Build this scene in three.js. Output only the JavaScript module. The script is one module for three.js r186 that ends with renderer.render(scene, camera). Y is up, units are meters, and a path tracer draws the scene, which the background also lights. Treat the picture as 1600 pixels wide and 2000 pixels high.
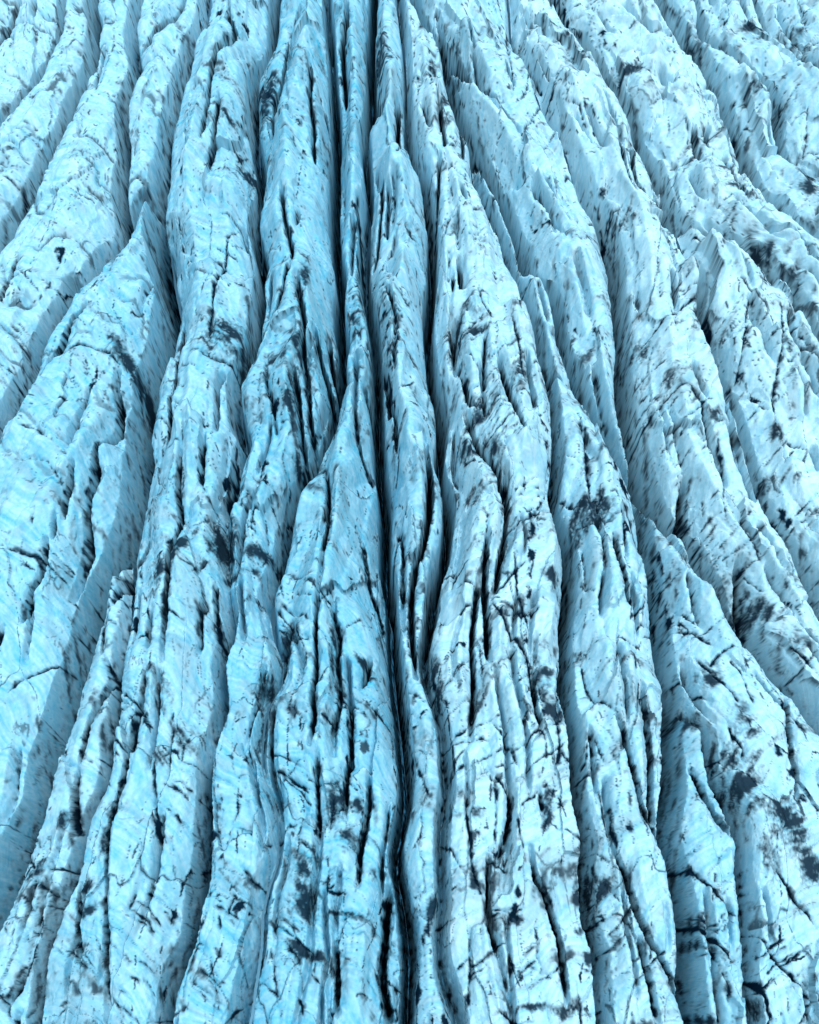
import * as THREE from 'three';
import { createNoise2D, createNoise3D } from 'simplex-noise';

// ---------------------------------------------------------------- camera, sky, sun, exposure
const EYE = 60;                                   // the drone hovers sixty metres above the ridge tops
const PITCH = Math.PI / 3;                             // looking down, radians below the horizontal
const scene = new THREE.Scene();
const camera = new THREE.PerspectiveCamera(60, 0.8, 0.5, 2500);
camera.position.set(0, EYE, 0);
camera.lookAt(0, EYE - Math.sin(PITCH), -Math.cos(PITCH));

// overcast sky: bright overhead, nearly dark low down, shaped to darken steep walls; cold in colour
const SW = 64, SH = 32, skyData = new Float32Array(SW * SH * 4);
for (let j = 0; j < SH; j++) for (let i = 0; i < SW; i++) {
  const el = Math.max(0, Math.sin(((j + 0.5) / SH - 0.5) * Math.PI));
  const b = 1.35 * (0.03 + 0.97 * el * el), k = 4 * (j * SW + i);
  skyData[k] = b * 0.7; skyData[k + 1] = b * 0.94; skyData[k + 2] = b * 1.06; skyData[k + 3] = 1;
}
const sky = new THREE.DataTexture(skyData, SW, SH, THREE.RGBAFormat, THREE.FloatType);
sky.mapping = THREE.EquirectangularReflectionMapping;
sky.magFilter = THREE.LinearFilter;
sky.needsUpdate = true;
scene.background = sky;
scene.environment = sky;

// the sun behind thin cloud, high over the far side of the ice and a little to the right
const sun = new THREE.DirectionalLight(new THREE.Color().setRGB(1, 0.98, 0.95), 0.7);
sun.position.set(60, 175, -95);
sun.target.position.set(0, 0, -60);
sun.castShadow = true;
sun.shadow.radius = 30;
sun.shadow.mapSize.set(4096, 4096);
Object.assign(sun.shadow.camera, { left: -130, right: 130, top: 130, bottom: -130, near: 10, far: 500 });
scene.add(sun, sun.target);

const renderer = new THREE.WebGLRenderer({ antialias: true });
renderer.toneMapping = THREE.LinearToneMapping;
renderer.toneMappingExposure = 2.3;
renderer.shadowMap.enabled = true;
renderer.shadowMap.type = THREE.PCFSoftShadowMap;

// ---------------------------------------------------------------- what was surveyed, in metres (x to the right, z towards the eye)
// long crevasses that part one ridge from the next, from left to right: name, depth, breadth, joins at far end, at near end, [x, z, share of depth ...]
const DIVIDES = [
  ['1',4.5,1.4,'','',[-41.41,-107.59,.4,-40.72,-101.53,1,-40.49,-98.82,1,-41.12,-94.65,1,-41.38,-91.2,1,-42.22,-88.48,1,-43.04,-85.84,1,-43.64,-82.43,1]],
  ['2',7.5,2.0,'','',[-37.95,-106.52,1,-37.66,-103.89,1,-36.78,-101.32,1,-36.34,-97.84,1,-36,-93.99,1,-36.44,-90.74,1,-36.98,-86.71,1,-37.21,-83.02,1,-37.82,-80.11,1,-38.25,-76.98,1,-38.69,-73.87,1,-39.32,-69.91,1,-40.08,-67.04,1]],
  ['3',7.5,1.9,'','',[-32.29,-106.52,.5,-32.44,-102.34,.5,-32.21,-99.32,.5,-31.36,-95.41,.7,-30.44,-91.66,.8,-30.93,-88.3,1,-31.07,-84.98,1,-30.04,-79.95,1,-30,-76.74,1,-29.9,-73.64,1,-29.09,-70.28,1,-29.14,-68.1,1,-29.94,-66.33,1,-30.28,-64.6,.7,-30.65,-62.56,.6,-31.03,-61.43,.6,-32.18,-61.1,.7,-32.72,-58.95,1,-32.94,-58.12,1,-33.1,-56.11,1,-33.33,-54.27,1,-33.87,-52.47,1,-33.74,-51,1,-33.7,-49.15,1,-34.04,-48.03,1,-34.27,-46.09,1,-34.96,-44.84,1]],
  ['E',4.8,1.5,'','3',[-24.66,-107.06,.6,-24.39,-103.17,.6,-24.66,-99.32,.6,-25.34,-97.64,.7,-25.33,-95.22,1,-25.57,-91.2,1,-25.76,-88.3,1,-26.02,-86.1,1,-26.13,-82.85,1,-26.27,-80.36,1,-26.33,-77.77,1,-26.58,-75.8,1,-27.92,-73.26,1,-28.44,-71.01,1,-28.93,-68.68,1]],
  ['4',12,2.7,'E','',[-26.33,-77.77,.3,-26.16,-74.02,.5,-25.87,-69.91,.8,-25.56,-68.1,1,-24.85,-65.63,1,-24.4,-63.91,1,-23.73,-61.56,1,-23.49,-58.5,1,-23.3,-54.87,1,-23.68,-52.76,1,-23.81,-50.59,1,-23.6,-47.75,1,-23.85,-45.92,1,-23.73,-44.31,1,-23.55,-42.36,1,-23.3,-39.15,1,-23.22,-37.91,1,-23.36,-36.7,1,-23.43,-35.37,1,-23.75,-34.1,1,-24.24,-32.27,1,-24.72,-29.83,1,-24.76,-27.89,1,-24.79,-25.6,1,-24.67,-22.99,1,-24.9,-21.24,1,-24.96,-19.17,1,-25.14,-17.88,1,-25.24,-16.27,1,-25.13,-15.04,1,-25.09,-13.5,1,-25.39,-11.84,1,-25.86,-9.83,1,-26.16,-8.17,1,-26.49,-6.5,1]],
  ['4b',3.2,0.7,'4','',[-23.49,-35.27,.3,-22.91,-32.72,.4,-22.12,-29.61,.4,-21.52,-26.63,.5,-21.3,-23.38,.7,-21.16,-21.62,1,-20.96,-19.73,1,-20.76,-17.88,1,-20.53,-16.09,1,-20.31,-14.8,1,-20.55,-13.5,1,-21.28,-11.44,1,-21.59,-9.42,1,-21.79,-7.86,1,-22.19,-6.5,1,-22.51,-4.87,1,-22.7,-3.44,1,-22.51,-1.35,1,-22.39,0,1]],
  ['6',7.0,1.3,'','',[-16.52,-107.06,1,-16.4,-103.89,1,-16.64,-99.32,1,-17.57,-96.38,1,-17.94,-93.99,.8,-17.59,-89.38,.7,-17.08,-84.38,.7,-16.48,-81.85,1,-15.95,-79.54,1,-15.69,-77.77,1,-15.7,-74.79,1,-15.85,-71.76,.7,-15.76,-69.55,.7,-15.27,-68.1,1,-14.42,-64.6,1,-14.46,-63.23,1,-14.54,-61.43,1,-14.26,-59.27,1,-14.33,-57.36,1,-14.35,-54.87,1,-14.12,-53.84,1,-14.37,-52.47,.8,-14.73,-51.46,.6,-15.52,-49.27,.5,-15.38,-47.86,.5,-14.99,-46.2,.6,-14.6,-44.04,.6,-14.15,-42.88,.5,-14.46,-41.68,.5,-14.66,-39.4,.5,-14.74,-37.33,.5,-15.15,-36.13,.3,-14.68,-33.18,.25,-14.07,-29.61,.25,-13.51,-26.01,.5,-13.71,-24.3,.6,-13.87,-22.6,.5,-13.52,-21.05,.5,-13.25,-19.54,.6,-13.33,-18.25,.5,-13.79,-16.62,.3,-13.78,-15.22,.4,-13.72,-13.17,.7,-13.52,-10.54,.9,-13.46,-8.64,1,-13.55,-7.1,1,-13.71,-5.25,1,-14.13,-3.95,1,-14.53,-2.4,.8,-14.65,-1.02,.6,-14.61,0,.6]],
  ['7',8.0,1.35,'','',[-9.99,-107.06,.4,-9.42,-101.32,.5,-8.96,-96.38,.6,-8.58,-91.66,.9,-8.22,-87.15,1,-7.93,-82.85,1,-8.02,-78.73,1,-7.77,-72.88,1,-7.47,-68.32,1,-6.92,-64.8,1,-6.64,-62.56,1,-6.73,-59.92,1,-6.59,-56.6,1,-6.13,-54.27,1,-6.29,-51.29,1,-6.08,-49.44,.9,-6.68,-47.86,.9,-6.79,-45.22,.9,-7.36,-43.51,.9,-8.11,-41.42,1,-8.47,-40.15,.9,-9.03,-38.9,.8,-9.57,-37.67,.8,-9.87,-35.98,.8,-10.3,-33.41,.7,-10.73,-31.15,.6,-10.98,-29.83,.5,-11.09,-28.32,.4,-10.8,-27.05,.3,-10.45,-25.6,.3,-10.12,-24.78,.2,-9.47,-23.11,.2,-9.74,-20.86,.25,-10.33,-19.91,.25,-10.41,-17.88,.25,-10.33,-15.57,.25,-9.76,-14.18,.2,-9.12,-12.66,.2,-8.84,-9.42,.25,-9.26,-8.02,.25,-9.6,-6.2,.25,-9.61,-4.44,.35,-9.9,-2.4,.45,-10.12,-.4,.5]],
  ['9',8.0,1.3,'','',[-4.5,-107.06,1,-4.5,-101.32,1,-4.51,-96.38,1,-4.26,-92.86,.9,-4.49,-88.04,.5,-4.85,-84.55,.5,-4.6,-80.77,.6,-4.34,-76.74,.6,-4.61,-71.01,.6,-4.57,-65.63,.7,-4.28,-61.89,.7,-3.7,-57.99,.6,-3.17,-54.87,.7,-2.96,-51.29,.8,-2.89,-47.3,.9,-2.7,-44.31,1,-2.43,-41.07,1,-2.18,-38.55,1,-1.97,-35.51,1,-2,-32.27,1,-1.5,-30.4,1,-1.35,-26.63,1,-1.13,-24.1,1,-.89,-21.62,1,-.54,-18.8,1,-.28,-16.09,1,-.18,-14.87,1,-.34,-12.66,1,-.75,-11.02,1,-.84,-9.26,1,-.33,-6.8,1,0,-4.15,1,-.06,-2.04,1,-.15,.79,1]],
  ['10',7.5,1.2,'','',[-1.05,-107.06,.5,-.54,-100.32,.3,-.29,-93.52,.3,-.17,-87.15,.5,.16,-82.26,.6,.8,-78.73,.5,1.69,-76.19,.6,2.18,-72.88,.8,2.38,-69.18,1,2.21,-63.91,1,1.91,-58.95,1,1.95,-54.27,1,2.27,-50.59,1,2.77,-48.42,1,2.93,-45,1,2.57,-41.94,1,3.04,-39.8,1,3.34,-37.91,1,3.16,-35.51,1,2.69,-32.63,1,1.97,-29.83,1,1.61,-26.63,1,1.21,-24.58,.6,1.4,-21.43,.4,2.07,-19.28,.4,2.33,-17.45,.5,2.46,-15.22,.6,2.5,-13.94,.5,2.29,-11.84,.5,2.16,-8.64,.5,2.15,-6.5,.4,1.87,-5.02,.4,2.06,-3.29,.5,2.5,-1.62,.6,2.92,0,.6]],
  ['19',6.5,1.1,'11','',[6.7,-83.7,.3,7.06,-78.73,.4,7.45,-75.18,.5,8.39,-72.88,.5,9.4,-69.55,.5,10,-66.68,.5,10.43,-63.91,.5,10.85,-60.57,.5,11.38,-57.67,.5,11.84,-56.29,.5,12.01,-53.54,.4,12.3,-51.29,.4,12.48,-48.98,.5,12.7,-46.75,.4,12.56,-42.46,.6,12.25,-39.8,.8,11.96,-37.33,.9,12.28,-35.27,1,12.82,-33.18,1,12.42,-28.74,1,11.82,-25.6,1,11.49,-23.11,1,11.24,-20.67,1,11.56,-17.88,1,11.32,-15.22,1,11.42,-12.66,.9,11.73,-10.21,.7,11.4,-8.64,.6,11.38,-7.1,.6,11.36,-5.25,.6,11.82,-4.15,.6,11.72,-2.04,.5,11.66,.79,.5]],
  ['11',10,1.9,'','',[1.11,-107.06,.7,1.94,-103.89,.7,3.28,-100.12,.7,4.37,-95.22,.7,4.84,-90.56,.7,5.31,-87.15,.7,6.6,-84.12,.7,7.61,-81.85,.8,8.66,-78.73,.9,9.34,-76.19,1,10.12,-73.26,1,11.14,-68.82,1,11.72,-64.8,1,12.24,-63.1,1,13.03,-61.89,1,14.02,-59.79,1,14.22,-56.6,1,14.57,-53.66,1,15.12,-51.29,1,15.65,-48.42,1,17.13,-45.65,.8,17.79,-43.77,.7,18.7,-41.68,.7,19.43,-39.15,.7,19.8,-36.94,.8,19.5,-33.64,.9,19.48,-29.83,1,19.31,-28.1,1,19.18,-25.6,1,18.9,-22.6,1,19.17,-20.67,1,18.56,-18.06,1,18.13,-15.22,1,17.55,-12.66,1,17.15,-10.63,1,17.28,-9.04,1,17.48,-7.1,1,17.46,-4.87,1,17.28,-2.73,1,17.33,-.67,1,17.31,.79,1]],
  ['18',4.0,0.8,'11','',[19.23,-20.59,.4,19.97,-18.8,.5,20.8,-17.7,.6,20.59,-15.22,.8,20.87,-13.94,1,21.47,-12.5,1,21.69,-11.44,1,21.59,-9.42,1,21.48,-6.74,1,21.29,-4.87,1,20.82,-2.73,.8,20.8,-1.02,.6,20.6,.79,.6]],
  ['12',10,2.2,'','',[12.33,-107.06,.15,12.54,-100.32,.25,13.86,-93.52,.2,14.88,-88.04,.2,15.92,-83.7,.2,16.92,-79.54,.2,17.87,-75.57,.3,18.64,-72.88,.5,19.26,-71.38,.6,19.82,-69.55,.7,20.08,-67.39,.8,20.27,-63.91,.9,19.92,-58.95,1,19.73,-54.27,1,19.56,-50.3,1,19.5,-47.02,1,19.85,-44.31,1,20.32,-41.68,1,21.03,-39.15,1,21.71,-36.7,1,22.43,-35.27,1,23.2,-34.01,1,23.62,-32.63,1,24.36,-30.7,1,24.8,-28.74,1,24.98,-26.63,1,26.08,-24.99,.8,26.74,-23.58,.8,27.37,-22.13,.7,28.09,-21.16,.7,28.72,-20.21,.6,29.03,-19.17,.6]],
  ['14',6.5,1.6,'13','',[26.62,-70.13,.2,26.92,-64.6,.25,27.64,-60.9,.35,26.97,-57.36,.6,27.15,-54.27,.8,27.67,-50.59,1,28.23,-48.7,1,28.55,-45.65,1,28.63,-42.62,1,28.73,-40.91,1,28.98,-38.55,1,29.32,-36.13,1,30.17,-33.78,.9,30.85,-32.27,.9,30.88,-31.15,.9,31.37,-29.83,1]],
  ['13',5.5,1.7,'','',[18,-107.06,1,18.58,-103.17,1,19.5,-101.32,1,20.7,-98.33,1,21.76,-94.46,1,22.66,-91.2,1,23.7,-88.04,1,24.6,-84.98,1,25.14,-82.01,1,26.05,-79.54,1,26.55,-76.35,1,26.39,-71.01,.8,27.33,-68.82,.8,28.79,-66.9,.8,30.41,-65.63,.7,32.15,-64.8,.7,33.21,-63.91,.8,34.14,-62.43,.8,34.96,-61.23,.9,36.01,-59.79,1,36.5,-57.67,1,37.13,-54.27,1]],
  ['15',5.5,1.8,'','',[30.95,-107.06,1,32.12,-102.65,1,32.73,-99.62,1,33.88,-96.86,1,34.33,-93.33,1,34.98,-88.93,1,35.22,-84.12,1,35.79,-80.77,1,35.94,-77.93,1,36.16,-75.8,1,36.53,-74.25,1,37.34,-73.11,1,37.9,-71.61,1,38.29,-69.18,1,39.51,-67.39,1,39.97,-66.54,1]],
  ['16',5,1.7,'','',[34.53,-107.06,.8,34.84,-103.37,.8,34.8,-100.62,.9,36.16,-98.13,.7,37.77,-94.75,.7,38.8,-92.58,1,40.28,-90.56,1,40.48,-87.15,1,39.8,-82.85,1,39.67,-79.95,1,40.47,-77.93,1,42.05,-75.57,1]],
  ['17',4.5,1.6,'','',[42.05,-107.06,1,42.11,-103.37,1,42.57,-100.62,1,44.24,-97.84,1,45.07,-94.94,1,45.98,-92.58,1]]
];
// shorter crevasses and slots within a ridge: depth, breadth, [x, z ...]
const CREVASSES = [
  [3.0,0.9,[-46.24,-104.96,-46.52,-100.85,-46.84,-98.35,-47.44,-95.44]],
  [1.2,0.5,[-36.99,-62.98,-37.41,-60.14,-37.55,-57.64]],
  [2.2,0.7,[-29.81,-57.64,-30.3,-56.52,-31.11,-55.9,-31.13,-54.07,-31.23,-52.28,-32.23,-50.54]],
  [3.0,0.9,[-26.43,-105.49,-26.93,-102.37,-28.26,-99.84,-29.2,-97.37,-30.77,-94.3]],
  [3.2,0.6,[-26.04,-50.54,-25.82,-48.44,-25.33,-46.33,-25.21,-44.34,-25.81,-43.29,-26.37,-42.35,-26.24,-40.47,-26.2,-39.56,-26.21,-36.88,-25.97,-34.52,-25.83,-32.69,-26,-30.47,-26.13,-28.54]],
  [2.4,0.4,[-27.58,-39.81,-27.57,-37.99,-27.62,-36.16,-27.51,-34.75]],
  [2.2,0.5,[-21.76,-58.91,-21.15,-54.98,-20.98,-51.99,-20.72,-49.39,-21.15,-47.71,-20.79,-45.68,-20.76,-43.29,-21.44,-42.1]],
  [1.8,0.45,[-19.14,-42.35,-18.93,-39.81,-18.74,-36.78,-18.3,-34.99,-18.36,-33.28,-18.6,-31.57,-18.38,-29.95,-18.13,-27.27,-17.9,-24.74,-17.63,-22.26]],
  [1.6,0.3,[-23.19,-27.82,-23.2,-26.78,-22.59,-23.75]],
  [1.2,0.4,[-22.35,-23.43,-21.56,-21.61,-22.19,-19.44,-22.46,-18.52,-22.48,-16.73,-22.44,-14.99]],
  [1.5,0.35,[-14.96,-41.84,-15.05,-39.81,-15.15,-36.88]],
  [1.2,0.3,[-17.14,-42.35,-17.05,-39.81,-16.92,-37.99]],
  [1.3,0.35,[-14.74,-29.39,-14.53,-26.78,-13.98,-24.22,-13.73,-23.63]],
  [2.2,0.5,[-21.08,-34.66,-21.95,-32.02,-22.32,-30.69,-22.7,-28.75,-22.78,-27.69]],
  [1.2,0.35,[-18.64,-20.93,-18.97,-19,-19.15,-17.19,-18.98,-14.99,-19.12,-13.31,-19.35,-11.02,-19.03,-7.75,-18.51,-4.09,-17.76,0]],
  [1.4,0.35,[-22.51,-14.99,-22.19,-13.31,-21.98,-11.66,-21.91,-10.38]],
  [1.4,0.4,[-21.01,-7.9,-20.79,-5.82,-20.39,-3.39]],
  [1.6,0.4,[-23.73,-2.77,-23.86,-1.68,-24.39,-.66]],
  [0.8,0.25,[-23.8,-7.99,-23.95,-6.4,-24.34,-4.8]],
  [0.9,0.25,[-15.38,-27.27,-15.4,-25.75,-15.29,-24.22,-15.36,-23.24]],
  [1.5,0.18,[-28.2,-34.99,-27.98,-32.92]],
  [1.8,0.2,[-28.44,-32.83,-28.15,-30.47,-28.14,-28.96,-28.43,-28.11,-28.33,-26.24,-28.44,-25.55]],
  [1.0,0.2,[-29.61,-25.22,-29.72,-23.75]],
  [3.0,0.5,[-13.06,-105.49,-13.29,-102.37,-13.83,-98.85,-14.02,-94.97,-14.33,-91.23,-14.66,-88.07,-14.74,-84.16,-14.74,-82.05]],
  [1.6,0.3,[-11.19,-93.83,-10.75,-88.07,-10.23,-81.64,-9.93,-77.98]],
  [4.0,0.6,[-7.47,-105.49,-7.46,-101.66,-7.82,-98.65,-7.35,-93.83,-7.04,-88.52]],
  [1.5,0.4,[-9.7,-104.96,-9.1,-101.15]],
  [2.0,0.35,[-13.02,-73.32,-12.69,-70.93,-12.14,-68.17,-11.47,-65.57,-11.03,-62.64]],
  [1.2,0.3,[-11.01,-69.97,-11.22,-67.82]],
  [1.8,0.5,[-15.4,-69.97,-14.49,-66.4,-14.06,-62.98]],
  [1.8,0.5,[-21.38,-105.49,-20.97,-100.85,-20,-98.85,-20.37,-96.69,-21.44,-93.08,-21.73,-88.07,-21.83,-85.01,-21.82,-81.64,-21.78,-79.99]],
  [1.5,0.5,[-20.78,-87.01,-20.43,-83.73,-20.36,-80.65,-20.64,-78.38,-21.01,-77.03]],
  [1.0,0.3,[-11.03,-62.64,-11.37,-60.53,-11.77,-58.09,-12.55,-56.08,-13.54,-54.07,-13.92,-53.17]],
  [2.4,0.5,[-10.65,-60.53,-10.12,-58.09,-9.6,-54.98,-9.29,-51.99,-8.99,-48.44,-8.61,-45.68,-8.25,-43.03,-8.07,-40.72]],
  [3.5,0.5,[-8.63,-54.07,-7.91,-51.7,-7.28,-49.68,-6.81,-47.16,-6.69,-44.56]],
  [3.2,0.5,[-7.53,-54.98,-6.93,-51.99,-6.23,-49.11]],
  [2.5,0.5,[-10.01,-49.11,-9.61,-46.33,-9.22,-43.66,-9.02,-41.74,-8.44,-39.81]],
  [0.9,0.25,[-12.77,-51.29,-12.25,-47.71,-11.47,-44.98,-10.84,-42.35]],
  [1.4,0.4,[-4.13,-48.72,-3.51,-46.88,-2.75,-46.5]],
  [1.0,0.3,[-4.72,-46.33,-4.42,-43.66,-3.92,-41.07,-2.83,-39.22]],
  [2.0,0.45,[-2.39,-51.29,-1.9,-48.44,-1.66,-46.33,-1.22,-45.79,-1.06,-41.74]],
  [1.0,0.3,[-2.03,-58.91,-1.54,-56.52,-1.28,-53.47,-1.33,-49.11]],
  [4.5,0.7,[1.07,-43.29,1.6,-40.82,1.74,-38.33,1.42,-35.69,1,-33.15,.47,-31.57,.19,-28.88,.19,-25.75,.44,-23.24,.48,-21.88]],
  [1.2,0.3,[-1.01,-34.99,-.6,-33.37,-.38,-28.32]],
  [1.0,0.25,[-3.94,-34.43,-3.47,-31.57,-2.91,-29.39,-2.29,-27.27,-2,-25.55]],
  [1.6,0.35,[-2.9,-23.63,-3.12,-22.26,-3.46,-21.04]],
  [1.8,0.4,[-4.15,-19.92,-4.18,-17.62,-4,-15.44,-4.26,-14.99,-4.15,-11.82]],
  [2.0,0.4,[-2.7,-14.99,-2.66,-12.97,-2.71,-12.48,-3.01,-10.86,-3.23,-9.28,-3.35,-7.75]],
  [2.0,0.4,[-4.67,-4.23,-4.35,-2.69,-4.21,-.66]],
  [1.2,0.25,[-6.22,-16.03,-6.12,-14.14,-5.99,-11.66,-5.83,-10.38]],
  [1.8,0.4,[-6.81,-39.81,-6.57,-37.36,-6.44,-34.43,-6.56,-32.69,-6.76,-30.47]],
  [1.4,0.35,[-5.77,-28.32,-5.61,-26.24,-5.17,-24.74,-5.16,-22.77,-5.03,-21.31,-4.96,-19.44,-5.26,-18.09,-5.23,-15.86]],
  [2.0,0.22,[-6.98,-27.82,-6.88,-25.22,-6.72,-22.26,-6.77,-20.37,-6.53,-18.7,-6.54,-17.44,-6.78,-16.73]],
  [1.0,0.3,[-8.85,-26.65,-8.99,-24.74,-9.33,-22.77,-9.49,-21.5,-9.74,-19.99]],
  [6.0,0.9,[-4.2,-91.5,-3.49,-87.01,-2.91,-85.01]],
  [3.5,0.7,[-1.39,-87.01,-1.24,-81.64,-1.28,-79.59]],
  [1.6,0.4,[-4.9,-83.73,-4.53,-79.59]],
  [1.2,0.3,[-5.31,-73.7,-5.05,-69.97,-4.85,-66.4]],
  [1.8,0.3,[-2.88,-76.63,-2.81,-71.82,-3.23,-67.32,-3.57,-64.67]],
  [4.0,0.8,[-1.3,-7.39,-1.43,-5.18,-1.65,-3.05,-1.54,-1.68,-1.15,.26]],
  [2.4,0.5,[3.15,-86.31,3.36,-82.72,3.73,-79.59,3.61,-78.78]],
  [2.0,0.4,[3.17,-77.98,2.95,-74.46,2.79,-70.71,2.53,-69.97]],
  [2.2,0.5,[4.07,-96.21,4.62,-90.32,5.21,-84.84,5.63,-80.65,5.64,-77.58]],
  [4.5,0.9,[3.46,-105.49,4.15,-100.34,5.24,-96.89,6.39,-92.61,7.33,-90.32,8.73,-87.63,10.25,-84.84,11.7,-81.89]],
  [2.0,0.4,[11.84,-52.76,12.5,-50.83,13.62,-49.68]],
  [3.0,0.4,[4.77,-63.65,4.86,-61.64,4.98,-59.23]],
  [1.2,0.3,[4.11,-62.64,4.15,-60.33]],
  [2.6,0.4,[7.69,-49.85,8.02,-47.71,8.67,-45.25,9.44,-42.35]],
  [2.4,0.5,[4.85,-44.98,5.34,-43.03,6.3,-40.47,7.22,-37.99,7.54,-36.16,7.8,-34.99]],
  [1.0,0.25,[4.14,-51,4.66,-48.83,5.12,-46.61,5.63,-44.98]],
  [1.3,0.4,[6.6,-52.76,6.45,-49.11,6.58,-47.05]],
  [3.2,0.45,[7.67,-38.58,7.82,-36.16,7.68,-34.99,7.35,-32.69,6.7,-29.95,6.41,-28.03]],
  [2.6,0.5,[5.97,-32.92,5.6,-28.88,5.68,-26.24,5.77,-22.26]],
  [2.4,0.5,[5.29,-28.88,4.7,-25.22,4.56,-21.31,4.23,-17.19]],
  [2.4,0.5,[8.97,-21.8,8.86,-20.37,9.04,-17.8]],
  [2.0,0.3,[5.18,-9.44,5.06,-8.14,4.99,-6.64,5.09,-5.18,5.24,-3.81]],
  [1.6,0.4,[6.83,-13.31,6.4,-11.66,5.96,-9.75,5.64,-8.66]],
  [2.0,0.4,[7.84,-9.69,8,-8.14,8.47,-7,8.93,-5.52,9.22,-4.46,9.32,-2.69,9.33,-1.01]],
  [1.0,0.3,[8.55,-13.47,8.82,-11.66]],
  [1.4,0.4,[12.27,-48.44,12.38,-47.16,12.51,-46.06]],
  [2.0,0.5,[15.96,-33.28,16.11,-30.47,16.35,-28.32,16.65,-26.98]],
  [2.6,0.4,[16.64,-20.93,16.47,-19.92,16.59,-18.09,16.45,-14.99,16.17,-12.48,16.27,-11.28]],
  [1.8,0.35,[14.24,-18.34,14.63,-17.19,14.99,-15.27,15.48,-12.91,15.94,-11.28,16.44,-10.06]],
  [2.0,0.4,[13.3,-10.22,13.9,-8.36,14.08,-6.64,14.55,-5.32,15.3,-3.89,16.11,-2.36,16.69,-.13]],
  [1.4,0.4,[14.19,-5.03,14.29,-3.39,14.53,-1.68,14.7,0]],
  [4.0,0.8,[23.49,-40.31,23.08,-38.33,22.97,-36.64,23.15,-34.52]],
  [3.5,0.8,[26.42,-32.47,26.36,-30.91,26.26,-29.39,26.19,-27.69,26.3,-25.75,26.56,-24.62]],
  [2.5,0.5,[19.29,-14.99,19.83,-13.47,20.51,-12.09,21.06,-10.86]],
  [1.6,0.3,[27.17,-20.55,26.54,-17.62,26.23,-15.86,26.32,-14.99,25.94,-12.97]],
  [2.5,0.8,[23.15,-80.65,23.07,-76.63,23.26,-74.08,24.29,-72.19,25.36,-70.71,26.15,-69.25]],
  [1.5,0.4,[21.62,-79.99,21.77,-76.79,22.41,-71.44]],
  [2.5,0.5,[31.54,-82.47,31.07,-79.99,30.98,-78.78]],
  [2.2,0.45,[30,-81.64,29.87,-79.18,30.04,-76.95]],
  [2.0,0.5,[36.55,-55.29,35.43,-56.52,34.46,-55.29,34.27,-52.28,35.46,-50.54]],
  [1.0,0.3,[32.67,-77.58,32.75,-73.7,33.33,-69.97]],
  [2.5,0.7,[35.81,-85.88,35.9,-82.05,35.3,-78.38,34.1,-76.79]],
  [1.5,0.4,[35.99,-78.38,36.41,-75.23,36.36,-72.94]],
  [1.8,0.5,[18.37,-71.82,18.85,-70.56,19.57,-68.89]]
];
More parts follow.
